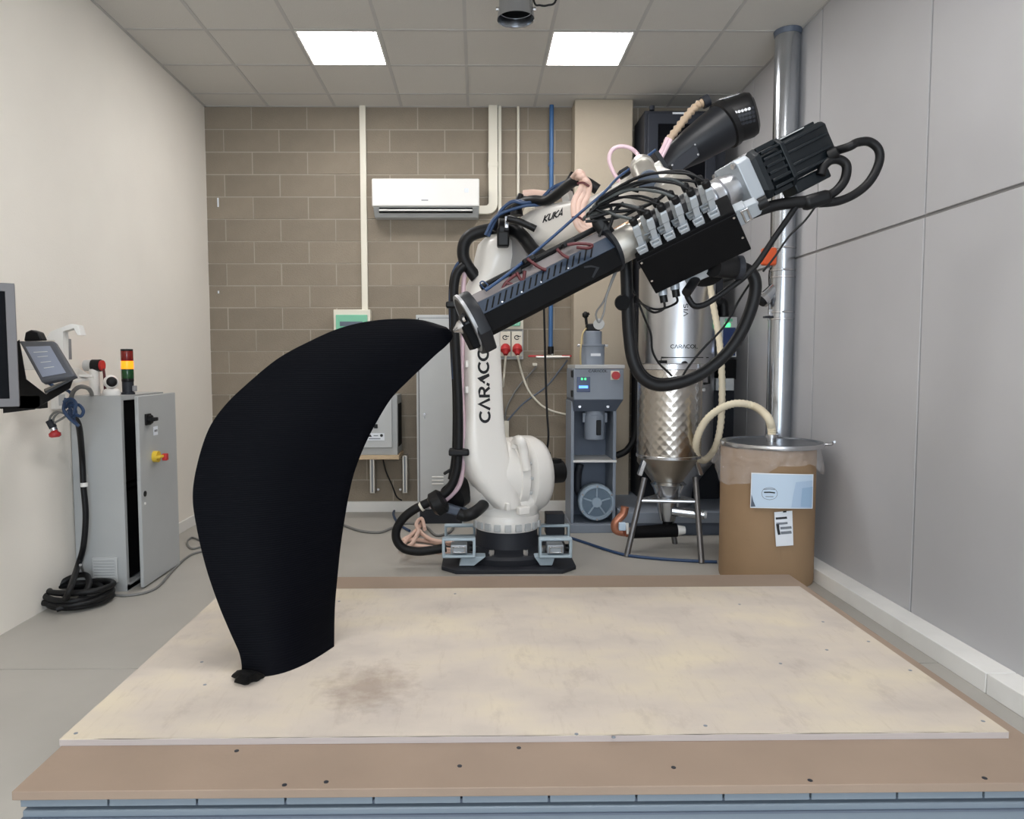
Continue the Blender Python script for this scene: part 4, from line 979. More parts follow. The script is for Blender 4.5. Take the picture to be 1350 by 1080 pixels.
def lineD(pp, w, nm, m_, off, par, closed=False): return obj(nm, MB().ribbon(pp, w, lambda u, v: onto(dub, u, v, off), closed), m_, par, angle=None)
lineD([(1014+9*cos(k/20*2*pi), 649+8*sin(k/20*2*pi)) for k in range(20)], .5, 'oval_outline', M_greyink, .052, tl, True)
lineD([(1008, 647.5), (1014, 647.2), (1020, 648)], 1.6, 'print_line', M_ink, .052, tl)
lineD([(1007, 643.5), (1014, 643), (1020, 643.5)], .9, 'print_line', M_greyink, .052, tl)
lineD([(1010, 653), (1018, 653)], .9, 'print_line', M_greyink, .052, tl)
ts = thing('shipping_label', onto(dub, 1031, 718), 'small white shipping label with black marks below the blue sheet on the drum', 'label')
sheet('paper', (1022, 719.5), (1043.5, 718), (1042, 672.5), (1020, 674.5), M_paper, .02, ts, nx=6)
for y0_, y1_, x0_, x1_ in ((680.5, 684, 1022, 1035.5), (687.5, 691, 1022.5, 1036), (693, 697, 1027.5, 1041), (699, 703.5, 1028, 1041)):
    lineD([(x0_, (y0_+y1_)/2+.5), ((x0_+x1_)/2, (y0_+y1_)/2), (x1_, (y0_+y1_)/2-.7)], (y1_-y0_)*.8, 'printed_block', M_greyink if y0_ > 686 else M_ink, .0225, ts)
lineD([(1024, 690), (1024.6, 697), (1026, 704)], 3.4, 'printed_bar', M_ink, .0235, ts)
lineD([(1030.5, 674), (1035, 673.5)], 2, 'printed_block', M_ink, .0225, ts)
pl = LC+V((0, 0, .02)); hp = at(1017, 572, YD)
cyl('lid_spigot', V((hp.x, YD, zd+.012)), V((hp.x, YD, zd+.06)), .03, M_steel, t)
th = thing('suction_hose', V((hp.x, YD, zd+.05)), 'cream ribbed suction hose looping from the dryer into the drum lid', 'hose')
tube('hose', pts(5.6, (932, 352, 5.85), (940, 400, 5.75), (947, 440, 5.7), (951, 480, 5.62), (952, 520, 5.55), (950, 560, 5.45), (943, 590, 5.35), (930, 606, 5.25), (919, 602, 5.15), (918, 582, 5.05), (928, 558, 5.0), (946, 541, 4.95), (970, 532, 4.9), (995, 536, 4.87), (1012, 550, YD))+[V((hp.x, YD, zd+.1)), V((hp.x, YD, zd+.045))], .0275, M_cream, th, n=14, sub=11, rib=.84)
cyl('hose_clamp', V((hp.x, YD, zd+.045)), V((hp.x, YD, zd+.065)), .04, M_steel, th)

# ------------------------------------------------------------------ spiral extraction duct on the right wall
rdd = .0845; XD = XR-.09-rdd*.2; YDu = 953.6/1
pd = at(1039, 400, 5.19); YDu = 5.19; xd_ = min(pd.x, XR-.003-rdd)
t = thing('extraction_duct', V((xd_, YDu, .0)), 'shiny round metal extraction duct running from floor to ceiling by the right wall', 'duct')
DZ = lambda py: at(1040, py, YDu).z
A_ = V((xd_, YDu, 0))
obj('lower_duct', MB().lathe(A_, Z_, [(0, rdd), (DZ(420), rdd)], 40), M_galv, t)
obj('tee_duct', MB().lathe(A_+Z_*DZ(420), Z_, [(0, rdd), (DZ(330)-DZ(420), rdd)], 40), M_galv, t)
obj('upper_duct', MB().lathe(A_+Z_*DZ(330), Z_, [(0, rdd), (HC-DZ(330), rdd)], 40), M_galv, t)
obj('ceiling_collar', MB().lathe(A_+Z_*(HC-.035), Z_, [(0, rdd*1.03), (.03, rdd*1.1), (.035, rdd*1.12)], 40), M_dgrey, t)
for py in (328, 357, 366, 412, 421): obj('clamp_ring', MB().lathe(A_+Z_*(DZ(py)-.008), Z_, [(0, rdd*1.0), (.002, rdd*1.07), (.014, rdd*1.07), (.016, rdd*1.0)], 40), M_steel, t)
for py in (328, 357, 412): q = A_+V((-.01, -rdd*1.1, DZ(py))); cyl('clamp_bolt', q-X_*.02, q+X_*.02, .007, M_steel, t, n=8)
q0_ = A_+Z_*DZ(372); q1_ = at(1006, 395, YDu-.02)
cyl('branch', q0_, q1_, .045, M_galv, t); e_ = (q1_-q0_).normalized(); cyl('branch_collar', q1_-e_*.02, q1_+e_*.015, .055, M_steel, t)
cyl('branch_cap', q1_+e_*.013, q1_+e_*.03, .04, M_black, t)
q = at(1022, 418, YDu-.02); obj('gate_handle', MB().box(q, (.16, .05, .014)), M_charcoal, t, .003)
obj('gate_bracket', MB().box(q+V((-.03, 0, .03)), (.04, .03, .05)), M_steel, t, .003)
cyl('standoff', A_+Z_*DZ(333), V((XR, YDu, DZ(333))), .02, M_steel, t, n=12); cyl('standoff', A_+Z_*2.9, V((XR, YDu, 2.9)), .02, M_steel, t, n=12)
pl_ = at(1026, 338, YDu-.03)
t2 = thing('beacon', pl_, 'orange rectangular sensor light clamped to the metal duct', 'light')
box('mount', pl_+V((-.02, -.03, -.045)), V((xd_-rdd*.6, YDu+.02, pl_.z+.045)), M_black, t2, .004)
box('orange_lens', at(1007, 349, YDu-.06), at(1019.5, 328, YDu+.01), M_orange, t2, .012)
tube('sensor_wire', [pl_+V((-.03, .0, -.05)), at(1014, 360, YDu), at(1014, 385, YDu), at(1012, 402, YDu)], .004, M_rubber, t2, n=6)

# ------------------------------------------------------------------ robot
YR = 5.15
ctr = at(668, 700, YR); RX = ctr.x
rob = thing('robot_arm', V((RX, YR, 0)), 'large white six-axis industrial robot arm on a black pedestal behind the table', 'robot')
PZ = lambda py: at(668, py, YR).z
rot = lambda a: (V((cos(radians(a)), sin(radians(a)), 0)), V((-sin(radians(a)), cos(radians(a)), 0)))
B0 = V((RX, YR, 0))
# floor plate and pedestal
pw = 90*4.8/F
oct_ = lambda w, d, c: [(-w+c, -d), (w-c, -d), (w, -d+c), (w, d-c), (w-c, d), (-w+c, d), (-w, d-c), (-w, -d+c)]
obj('floor_plate', MB().prism([B0+V((x, y, 0)) for x, y in oct_(pw, .46, .1)], (0, 0, .025)), M_charcoal, rob, .003)
pr = 43*YR/F
ped = obj('pedestal', MB().lathe(B0+Z_*.025, Z_, [(0, 74*4.9/F), (.04, 75*4.9/F), (.06, 72*4.9/F), (.075, 46*4.9/F), (PZ(705)-.025, 41*YR/F), (PZ(690)-.025, 40*YR/F)], 48), M_charcoal, rob)
for a_ in (200, 225, 250, 290, 315, 340):
    q = B0+V((cos(radians(a_))*.335, sin(radians(a_))*.335, .082)); cyl('anchor_bolt', q, q+Z_*.045, .022, M_steel, rob, n=8)
# fork pockets
for s in (-1, 1):
    for k, (pxa, pya, pxb, pyb, Yk) in enumerate(((583, 735, 627, 708.5, 4.78), (586, 709, 627, 691, 5.35))):
        if s > 0: pxa, pxb = 667*2-pxb+3, 667*2-pxa+3
        a_ = at(pxa, pya, Yk); b_ = at(pxb, pyb, Yk)
        c_ = V(((a_.x+b_.x)/2, Yk, (a_.z+b_.z)/2)); fk = obj('fork_pocket', MB().frame(c_, X_, Y_, Z_, b_.x-a_.x, b_.z-a_.z, .019, .06), M_fork, rob, .008)
        if not k:
            q = c_+V((.0, .03, -.01)); cb_ = obj('base_connector', MB().box(q, (.11, .1, .06)), M_conn, rob, .006); obj('connector_lever', MB().frame(q+V((0, -.055, 0)), X_, Y_, Z_, .09, .045, .008, .012), M_steel, cb_, .002)
            cyl('cable_gland', q+V((.07, 0, 0)), q+V((.11, 0, 0)), .025, M_black, cb_)
            obj('pocket_foot', MB().prism([c_+V((x, 0, z)) for x, z in ((-.08*s-.06, -.065), (-.08*s+.1 if s < 0 else .0, -.065), (.1 if s < 0 else -.02, -(c_.z-.03)), (-.0 if s < 0 else -.1, -(c_.z-.03)))], (0, .1, 0)), M_fork, rob, .004)
# castellated slewing ring and column
zr0, zr1 = PZ(695), PZ(678)
obj('slewing_ring', MB().lathe(V((RX, YR, zr0)), Z_, [(0, pr*.9), (.005, pr*.97), (zr1-zr0, pr*1.02), (zr1-zr0+.02, pr*.98)], 48), M_robot, rob)
for k in range(9):
    a_ = radians(198+18*k); ra = V((cos(a_), sin(a_), 0)); q = V((RX, YR, zr0+.042))+ra*(pr*1.0)
    obj('ring_notch', MB().box(q, (.03, .045, .05), (ra, V((-ra.y, ra.x, 0)), Z_)), M_lgrey, rob, .004)
ax, bx = rot(25)                      # ax: axis 2 (to the right and away); forward is -bx
C2 = at(656, 628, YR-.02)
def sec(px, py, Y, w, d, e=3, a=ax, b=bx): return (at(px, py, Y), a*w, b*d, e)
obj('column', MB().loft([(V((RX, YR, zr1)), X_*pr*.97, Y_*pr*.97, 2), (V((RX, YR, PZ(668))), X_*pr*1.0, Y_*pr*.97, 2.2), (V((RX+.03, YR, PZ(655))), ax*pr*1.0, bx*pr*.9, 2.6), (V((RX+.08, YR+.04, PZ(640))), ax*pr*.85, bx*pr*.8, 3), (V((RX+.10, YR+.05, PZ(620))), ax*pr*.7, bx*pr*.6, 3)]), M_robot, rob)
# rotated hub stack along axis 2
hub = lambda nm, prof, m_: obj(nm, MB().lathe(C2, ax, prof, 48), m_, rob, angle=40)
hub('arm_boss', [(-.235, .12), (-.21, .2), (-.12, .245), (.02, .262), (.06, .262)], M_robot)
hub('bearing_ring', [(.055, .262), (.06, .275), (.12, .275), (.125, .26)], M_robot)
for k in range(16):
    a_ = 2*pi*k/16; u_ = ax.orthogonal().normalized(); w_ = ax.cross(u_); rd = u_*cos(a_)+w_*sin(a_)
    obj('ring_bolt', MB().box(C2+ax*.13+rd*.262, (.024, .028, .022), (ax, rd, ax.cross(rd))), M_lgrey, rob, .003)
hub('gear_housing', [(.115, .225), (.15, .225), (.155, .25), (.18, .285), (.27, .28), (.32, .255), (.345, .2), (.35, .0005)], M_robot)
mo_ = hub('axis_motor', [(.34, .085), (.53, .085), (.535, .06)], M_black)
q = C2+ax*.45; obj('motor_cable_box', MB().box(q+V((0, 0, .085)), (.12, .09, .03), (ax, bx, Z_)), M_black, rob, .006); obj('motor_plug', MB().box(q+V((-.04, 0, .12)), (.05, .05, .06), (ax, bx, Z_)), M_black, rob, .006)
tube('motor_cable', [q+V((-.04, 0, .14))]+pts(5.3, (723, 575), (721, 540), (719, 480), (717, 400), (715, 340)), .008, M_rubber, rob, n=8)
# counterbalance hook
obj('lifting_eye', MB().tube(pts(YR-.24, (679, 592, YR-.12), (681, 582, YR-.12), (686, 581), (690, 592), (692, 606), (695, 620)), [.036, .03], n=14), M_robot, rob, angle=60)
obj('stop_block', MB().box(at(690, 673, YR-.27), (.085, .05, .055), (ax, bx, Z_)), M_robot, rob, .008)
obj('stop_tab', MB().box(at(668, 668, YR-.29), (.025, .05, .05), (ax, bx, Z_)), M_robot, rob, .004)
q = at(733, 690, 5.4); box('rear_junction_box', q-V((.08, .05, .08)), q+V((.06, .08, .08)), M_charcoal, rob, .005)
# lower link arm
YA = 4.98
arm = obj('link_arm', MB().loft([
    sec(668, 668, YA, .10, .10, 2.4), sec(656, 650, YA, .14, .14, 2.6), sec(646, 625, YA, .17, .14, 3), sec(637, 600, YA, .165, .135, 4), sec(635, 570, YA, .140, .125, 5),
    sec(634.5, 540, YA, .128, .12, 6), sec(633.5, 500, YA, .124, .118, 6), sec(632, 450, YA, .118, .115, 6), sec(634, 410, YA, .125, .12, 5), sec(642, 385, YA, .145, .14, 4),
    sec(655, 362, YA, .16, .16, 3), sec(659, 340, YA-.02, .155, .17, 3), sec(659, 322, YA-.02, .135, .16, 2.6), sec(659, 312, YA-.02, .09, .11, 2.4)], 40), M_robot, rob, angle=50)
arb = bvh(arm)
lettering('maker_lettering', 'CYRZCOL', pxmap(arb, (646.5, 557), (643.5, 444), (-14.5, 0)), .2, M_ink, rob)
for py in (480, 514): q = at(613.5, py, YA-.02); obj('arm_clip', MB().box(onto(arb, 616, py, .006), (.02, .03, .045), (ax, bx, Z_)), M_white, rob, .004)
# elbow bearing with notched ring
C3 = at(672, 337, 4.80)
obj('elbow_ring', MB().lathe(C3+ax*.02, ax, [(0, .16), (.01, .175), (.05, .175), (.06, .16)], 40), M_silver, rob)
for k in range(12):
    a_ = 2*pi*k/12; u_ = ax.orthogonal().normalized(); w_ = ax.cross(u_); rd = u_*cos(a_)+w_*sin(a_)
    obj('ring_bolt', MB().box(C3+ax*.05+rd*.165, (.03, .025, .025), (ax, rd, ax.cross(rd))), M_robot, rob, .003)
# forearm
def fsec(px, py, Y, rw, rh, e=3, lean=.33):
    return (at(px, py, Y), V((.75, .55, 0))*rw, V((-lean*.6, lean*.55, 1)).normalized()*rh, e)
fore = obj('forearm', MB().loft([fsec(692, 318, 4.92, .10, .10, 2.6), fsec(704, 310, 4.80, .14, .125, 3), fsec(722, 304, 4.65, .155, .138, 3.4), fsec(748, 297, 4.45, .15, .134, 3.6), fsec(775, 288, 4.22, .125, .112, 3.2), fsec(800, 278, 4.02, .11, .092, 3), fsec(822, 265, 3.85, .105, .088, 2.6), fsec(842, 253, 3.68, .095, .085, 2.4)], 40), M_robot, rob, angle=50)
fob = bvh(fore)
lettering('arm_lettering', 'KUKA', pxmap(fob, (715.5, 294), (742, 284), (2.2, -9.5)), .22, M_ink, rob, slant=.12)
obj('top_block', MB().box(at(713, 277, 4.6), (.05, .06, .07), (V((.8, -.6, .25)).normalized(), V((.6, .8, 0)), V((-.2, .15, 1)).normalized())), M_robot, rob, .006)
obj('top_block', MB().box(at(749, 263, 4.38), (.05, .07, .10), (V((.8, -.6, .25)).normalized(), V((.6, .8, 0)), V((-.2, .15, 1)).normalized())), M_robot, rob, .006)
obj('rear_motor', MB().lathe(at(702, 282, 4.85), V((.9, .3, 0)), [(-.05, .04), (-.04, .055), (.04, .055), (.05, .04)], 20), M_ivory, rob)
for k, (px, py) in enumerate(((690, 306), (700, 303))): obj('tie_bar', MB().box(at(px, py, 4.62), (.06, .03, .05), (V((.8, -.6, .2)).normalized(), V((.6, .8, 0)), Z_)), M_robot, rob, .005)
# printed warnings near the wrist (dark specks)
for i, (px, py) in enumerate(((788, 262), (792, 257), (797, 252), (803, 249), (779, 268), (778, 276), (777, 284), (781, 292), (800, 262), (807, 257), (812, 250), (796, 270))):
    line([(px, py), (px+3.5, py-2)], 1.3, 'warning_print', M_ink, rob, fob)
# in-line wrist and flange
YWr = 3.6
obj('wrist', MB().loft([fsec(835, 248, 3.72, .098, .10, 2.4), fsec(852, 244, 3.58, .10, .10, 2), fsec(872, 244, 3.42, .10, .10, 2), fsec(888, 248, 3.30, .09, .09, 2)], 32), M_robot, rob, angle=50)
# hoses of the dress pack
tube('cable_hose', pts(4.9, (628, 366), (617, 352), (611, 338), (612, 322), (620, 311), (636, 305), (655, 302), (672, 303, 4.7), (684, 307, 4.62), (694, 318, 4.58), (703, 330, 4.5), (716, 339, 4.45), (730, 342, 4.4)), .042, M_rubber, rob, n=14)
q = at(663, 304, 4.62); obj('hose_clamp', MB().lathe(q-X_*.03, X_, [(0, .075), (.06, .075)], 24), M_black, rob, .008)
obj('clamp_body', MB().box(q+V((-.0, -.03, -.05)), (.075, .08, .12)), M_black, rob, .012)
obj('clamp_buckle', MB().box(q+V((.02, -.08, .03)), (.026, .03, .085)), M_steel, rob, .005); obj('clamp_buckle', MB().box(q+V((.02, -.085, -.01)), (.03, .03, .02)), M_black, rob, .004)
tube('cable_hose', pts(4.75, (648, 303), (656, 288), (672, 277), (688, 268, 4.6), (702, 264, 4.5), (722, 264, 4.4), (742, 250, 4.25), (752, 242, 4.15), (760, 238, 4.1), (772, 240, 4.1), (788, 250, 4.1)), .03, M_rubber, rob, n=12)
tube('black_strap', pts(4.48, (668, 288), (684, 292), (698, 298), (706, 302)), .022, M_black, rob, n=10)
for pp in ((681, 262, 4.68, 687, 256), (748, 236, 4.45, 756, 228)):
    a_ = at(pp[0], pp[1]+12, pp[2]); b_ = at(pp[3], pp[4], pp[2])
    obj('hose_bracket', MB().tube([a_-Z_*.05, a_, (a_+b_)/2, b_], [.045, .018], n=10), M_black, rob, angle=60)
    cyl('bracket_pin', b_-Z_*.015, b_-Z_*.015+X_*.035, .009, M_steel, rob, n=8)
for i, pp in enumerate((((644, 312), (652, 292), (668, 270), (682, 265), (705, 268), (728, 248), (750, 238)), ((646, 305), (660, 278), (676, 266), (690, 268), (716, 262), (742, 243), (752, 240)), ((640, 310), (655, 285), (690, 272), (712, 270), (735, 262), (752, 244)))):
    tube('blue_line', pts(4.5-.02*i, *pp), .010, M_bluec, rob, n=7)
tube('pink_line', pts(4.6, (690, 257, 4.7), (704, 256, 4.68), (724, 258, 4.62), (740, 256, 4.55)), .03, M_pink, rob, n=10)
for i, pp in enumerate((((754, 237, 4.2), (762, 228), (768, 232), (767, 248), (758, 264), (757, 280), (761, 296), (770, 306), (780, 306)), ((756, 240, 4.38), (764, 232), (771, 238), (770, 254), (763, 268), (762, 284), (767, 298), (778, 302)), ((760, 238, 4.4), (769, 236), (776, 244), (774, 258), (768, 272), (768, 286), (774, 297), (784, 298)))):
    tube('pink_tube', pts(3.95, *pp), .019, M_pink, rob, n=10)
for px, py in ((768, 243), (761, 288)): obj('cable_tie', MB().tube(pts(3.9, (px-7, py-1), (px+1, py-2), (px+9, py+3)), .006, n=6), M_dred, rob)
for q_ in ((592, 607),):
    tube('cable_hose', pts(4.85, (612, 350), (603, 360), (599, 378), (599, 400), (600, 440), (602, 480), (604, 520), (605, 560), (604, 600), (601, 625), (592, 645), (578, 656), (562, 664), (546, 672), (532, 683), (523, 698), (523, 712), (532, 723), (548, 727), (566, 726), (588, 722)), .030, M_rubber, rob, n=14)
    tube('cable_hose', pts(4.95, (616, 338), (606, 348), (597, 366), (595, 400), (597, 460), (600, 520), (600, 580), (598, 610), (594, 632)), .020, M_rubber, rob, n=12)
    tube('blue_line', pts(4.93, (612, 340), (601, 352), (596, 374), (594, 400), (597, 450), (598, 500)), .012, M_bluec, rob, n=8)
    tube('pink_tube', pts(4.9, (616, 352), (612, 366), (610, 400), (610, 440), (609, 500), (611, 560), (611, 604), (607, 636), (596, 652), (582, 662), (566, 668)), .016, M_pinkc, rob, n=8)
for px, py, w_ in ((605, 596.5, 27), (599, 402, 22)):
    q = at(px, py, 4.82); obj('hose_clamp', MB().box(q+V((0, .03, 0)), (w_*4.82/F, .13, .042)), M_black, rob, .01)
q = at(577, 664, 4.8); obj('hose_clamp', MB().lathe(q-V((.04, 0, .02)), V((.85, 0, .5)), [(0, .06), (.02, .085), (.08, .085), (.1, .06)], 20), M_black, rob)
obj('clamp_arm', MB().box(at(598, 672, 4.95), (.2, .09, .06), (V((.95, 0, -.25)).normalized(), Y_, V((.25, 0, .95)).normalized())), M_dgrey, rob, .015)
obj('motor_housing', MB().lathe(at(604, 650, 5.05), V((.5, .8, .3)), [(-.1, .05), (-.08, .1), (.05, .105), (.1, .08)], 24), M_black, rob)
tube('cable_hose', pts(4.72, (652, 640, 5.45), (646, 651, 5.3), (641, 660, 5.08), (634, 669, 4.84), (623, 677), (612, 680), (604, 677)), .040, M_rubber, rob, n=14)
obj('hose_tie', MB().lathe(at(555.5, 668, 4.85), V((.86, 0, .5)), [(-.008, .034), (.008, .034)], 16), M_ivory, rob)
obj('motor_plug', MB().box(at(590, 622, 4.95), (.06, .04, .02), (V((.85, 0, .5)).normalized(), Y_, V((-.5, 0, .85)).normalized())), M_black, rob, .006)
# black blower housing carried at the wrist
P_ = pts(3.85, (876, 226), (893, 207), (915, 192), (937, 177), (957, 164))
def bsec(i, r, e=2):
    d = (P_[min(i+1, 4)]-P_[max(i-1, 0)]).normalized(); a_ = Y_; b_ = d.cross(a_).normalized(); return (P_[i], a_*r, b_*r, e)
px_m = 3.85/F
bl_ = obj('blower_housing', MB().loft([bsec(0, 14*px_m), bsec(1, 19*px_m), bsec(2, 24*px_m), bsec(3, 27*px_m), bsec(4, 29*px_m)], 36), M_darkmet, rob, angle=50)
d_ = (P_[4]-P_[3]).normalized()
obj('blower_flange', MB().lathe(P_[4]-d_*.02, d_, [(0, 29*px_m), (.006, 31.5*px_m), (.035, 31.5*px_m), (.04, 29*px_m)], 36), M_black, rob)
e1 = at(985, 150, 3.85)
d2 = (at(998, 149, 3.8)-at(957, 164, 3.85)).normalized()
cap = obj('blower_grille', MB().lathe(P_[4]+d_*.02, d2, [(0, 28.5*px_m), (.10, 28.5*px_m), (.125, 26*px_m), (.138, 19*px_m), (.14, .001)], 36), M_black, rob)
cpb = bvh(cap)
for r_ in range(4):
    for k in range(6):
        px, py = 970+4.4*k+.6*r_, 150.5-1.2*k+5.5*r_-2
        h = onto(cpb, px, py, .001); nrm = (onto(cpb, px, py, .01)-h).normalized()
        cyl('vent_hole', h, h+nrm*.003, .0085, M_steel if r_ == 0 and k < 5 else M_charcoal, cap, n=6)  # upper row in bright steel stands in for white glints on the holes
for px, py in ((950, 136), (976, 128)): q = at(px, py, 3.84); cyl('flange_lug', q-Z_*.05, q, .014, M_darkmet, rob, n=10)
tube('handle_bar', pts(3.84, (938, 146), (948, 132), (974, 124), (984, 128)), .008, M_steel, rob, n=8, smooth=False)
nb = bvh(bl_)
pq = pts(3.73, (884, 217), (917, 190), (923, 205), (890, 231))
np_ = obj('name_plate', MB().prism(pq, V((0, .03, 0))), M_charcoal, rob, .001)
for x, y in ((886, 218), (916, 191), (920, 204), (891, 228)): q = at(x, y, 3.73); cyl('plate_screw', q, q-Y_*.004, .005, M_steel, np_, n=8)
tube('corrugated_hose', pts(3.9, (929, 135), (921, 138), (911, 147), (902, 158), (893, 170), (884, 182), (877, 192)), .024, M_beige, rob, n=14, sub=4, rib=.66)
cyl('hose_cuff', at(926, 136, 3.9), at(934, 132, 3.9), .032, M_charcoal, rob)
for pp in (((880, 182), (874, 196), (866, 210)), ((884, 184), (879, 194), (872, 208))): tube('pink_tube', pts(3.75, *pp), .012, M_pinkc, rob, n=8)
obj('mount_plate', MB().prism(pts(3.62, (862, 201), (868, 198), (880, 216), (890, 240), (884, 242), (874, 222)), V((0, .16, 0))), M_darkmet, rob, .004)
tube('pink_loop', pts(3.75, (848, 224, 3.6), (842, 206), (832, 196), (818, 193), (807, 198), (803, 210), (808, 226), (818, 242), (824, 252)), .0105, M_pinkc, rob, n=10)
# pale geared motor at the wrist
a_ = at(846, 219, 3.45); b_ = at(855, 238, 3.28)
gm = obj('wrist_gearmotor', MB().lathe(a_, b_-a_, [(-.03, .045), (0, .055), (.05, .057), (.055, .05), ((b_-a_).length, .05)], 28), M_alu, rob)
cyl('gearmotor_cap', b_-(b_-a_).normalized()*.01, b_+(b_-a_).normalized()*.012, .047, M_dgrey, rob)
obj('gearmotor_bracket', MB().box(at(866, 224, 3.42), (.05, .06, .06), (V((.8, 0, .5)).normalized(), Y_, V((-.5, 0, .8)).normalized())), M_alu, rob, .006)
obj('black_clamp', MB().box(at(823, 228, 3.55), (.055, .05, .04), (V((.85, 0, .5)).normalized(), Y_, V((-.5, 0, .85)).normalized())), M_black, rob, .008)
tube('blue_line', pts(3.3, (640, 383, 2.84), (665, 365, 2.86), (684, 350, 2.9), (720, 320, 3.05), (760, 285, 3.2), (795, 255, 3.3), (815, 234, 3.45), (840, 216, 3.5), (864, 198, 3.55)), .0065, M_bluec, rob, n=8)
# big hanging umbilical
tube('umbilical_hose', pts(3.1, (962, 353, 3.02), (978, 353), (992, 362), (996, 380), (990, 408), (976, 440), (956, 468), (926, 492), (895, 505), (866, 508), (846, 497), (834, 474), (829, 440), (827, 405), (826, 370), (824, 335), (822, 310)), .026, M_rubber, rob, n=14)
tube('umbilical_hose', pts(3.2, (925, 494), (900, 500), (868, 503), (848, 492), (838, 470), (833, 430), (830, 390), (828, 340), (826, 300)), .017, M_rubber, rob, n=12)
cyl('umbilical_wheel', at(821, 399, 3.12), at(821, 399, 3.06), .035, M_blackm, rob, r1=.03)
tube('loose_wire', pts(3.0, (818, 340), (808, 365), (797, 395), (787, 410), (786, 418), (790, 425), (796, 412), (800, 390), (812, 360), (822, 342)), .004, M_gcable, rob, n=6)
tube('loose_wire', pts(3.3, (842, 400), (850, 420), (858, 440), (860, 462), (868, 478), (880, 490), (886, 496)), .005, M_rubber, rob, n=6)

# ------------------------------------------------------------------ extruder
A0, A1 = at(597, 437, YTIP-.005), at(1097, 182, 3.12)
E_ = (A1-A0).normalized()
mid = (A0+A1)/2; vw = (CAM-mid).normalized()
c0 = (vw-E_*vw.dot(E_)).normalized(); t0 = c0.cross(E_).normalized()
if t0.z < 0: t0 = -t0
SL = 561.3
def ax_s(s):
    """point on the extruder axis under the pixel s along its picture line"""
    s = s-18*min(max((s-236)/130, 0), 1)-10*max(0, 1-abs(s-462)/92)
    n = ray(597+.891*s, 437-.454*s).cross(t0)
    return A0+E_*((CAM-A0).dot(n)/E_.dot(n))
ex = thing('extruder', ax_s(300), 'long black and silver printing extruder held at the robot wrist, nozzle on the blade tip', 'extruder')
mpp = 2.98/F*1.0
def frm(rho):
    r = radians(rho); return t0*cos(r)+c0*sin(r), c0*cos(r)-t0*sin(r)
T1, F1 = frm(35)
def pl(s, a, b, T=None, Fv=None): return ax_s(s)+(T or T1)*a+(Fv or F1)*b
def alathe(nm, s0, s1, prof, m_, n=36, par=None, bevel=0, **k):
    """profile points (fraction, radius) between picture positions s0 and s1"""
    a, b = ax_s(s0), ax_s(s1); L = (b-a).length
    return obj(nm, MB().lathe(a, E_, [(f*L, r) for f, r in prof], n), m_, par or ex, bevel, **k)
alathe('nozzle', 1, 16, [(0, .006), (.35, .016), (.6, .026), (1, .03)], M_steel)
alathe('nozzle_body', 14, 24, [(0, .03), (.3, .045), (1, .05)], M_darkmet)
cyl('nozzle_bolt', ax_s(17)+t0*.02+c0*.05, ax_s(20)+t0*.02+c0*.055, .012, M_steel, ex, n=10)
# shroud: many-sided tube with slotted chamfer
def octo(s, k=1.0): # polygon in (t0, c0): top, chamfer, front, underside
    P = [(.080, -.07), (.0915, -.03), (.0905, -.02), (.0540, .041), (.0035, .077), (-.070, .068), (-.085, .03), (-.085, -.05), (-.04, -.09), (.04, -.09)]
    return [ax_s(s)+t0*a*k+c0*b*k for a, b in P]
obj('flange_ring', MB().lathe(ax_s(21), E_, [(0, .108), (.002, .121), (.014, .122), (.014, .108)], 40, closed=True), M_silver, ex, label='thin silver ring on the flange')
def dplate(s, k): return [ax_s(s)+t0*a*k+c0*b*k for a, b in [(.118*cos(radians(q)), .118*sin(radians(q))) for q in range(-90, 91, 15)]+[(-.06, .118), (-.135, .05), (-.135, -.05), (-.06, -.118)]]
obj('heat_flange', MB().rings([dplate(22, .93), dplate(24, 1), dplate(38, 1), dplate(40, .97)]), M_darkmet, ex, .002)
obj('flange_lower_block', MB().rings([[pl(s, a, b, t0, c0) for a, b in ((.0, .06), (-.1, .06), (-.1, -.06), (.0, -.06))] for s in (11, 24)]), M_blackm, ex, .006)
shr = obj('barrel_shroud', MB().rings([octo(40), octo(232)]), M_blackm, ex, .002)
# strip for the shroud's lit top face, lit tone put into its grey, and the slotted chamfer strip
def strip(nm, s0, s1, a0, b0, a1, b1, off, m_, par, th=.004):
    P, Q = (a0, b0), (a1, b1)
    def p(s, q): return ax_s(s)+t0*q[0]+c0*q[1]
    r0 = [p(s0, P), p(s1, P), p(s1, Q), p(s0, Q)]; n = (r0[1]-r0[0]).cross(r0[3]-r0[0]).normalized()
    if n.dot(c0+t0*.3) < 0: n = -n
    return obj(nm, MB().rings([[v+n*off for v in r0], [v+n*(off+th) for v in r0]]), m_, par, .001)
strip('lit_top_strip', 40, 231, .0905, -.02, .0545, .0405, 0, mat('rail_lit_grey', (120, 114, 114), .5), ex)
strip('chamfer_strip', 40, 231, .0535, .0415, .004, .0765, 0, mat('slotted_strip_blue_black', (40, 52, 68), .5, spec=.3), ex)
for k in range(18):
    s = 47+k*8.9
    def p(s, u): return ax_s(s)+t0*(.046-.036*u)+c0*(.0468+.025*u)
    q = [p(s+9, 0), p(s+11.6, 0), p(s+.6, 1), p(s-2, 1)]; n = (q[1]-q[0]).cross(q[3]-q[0]).normalized()
    if n.dot(c0) < 0: n = -n
    obj('cooling_slot', MB().rings([[v+n*.0035 for v in q], [v+n*.0052 for v in q]]), M_blackm, shr)
for s in (70, 98, 126, 165): q = ax_s(s)+t0*.015+c0*.076; cyl('rivet', q, q+c0*.004, .0035, M_steel, shr, n=8)
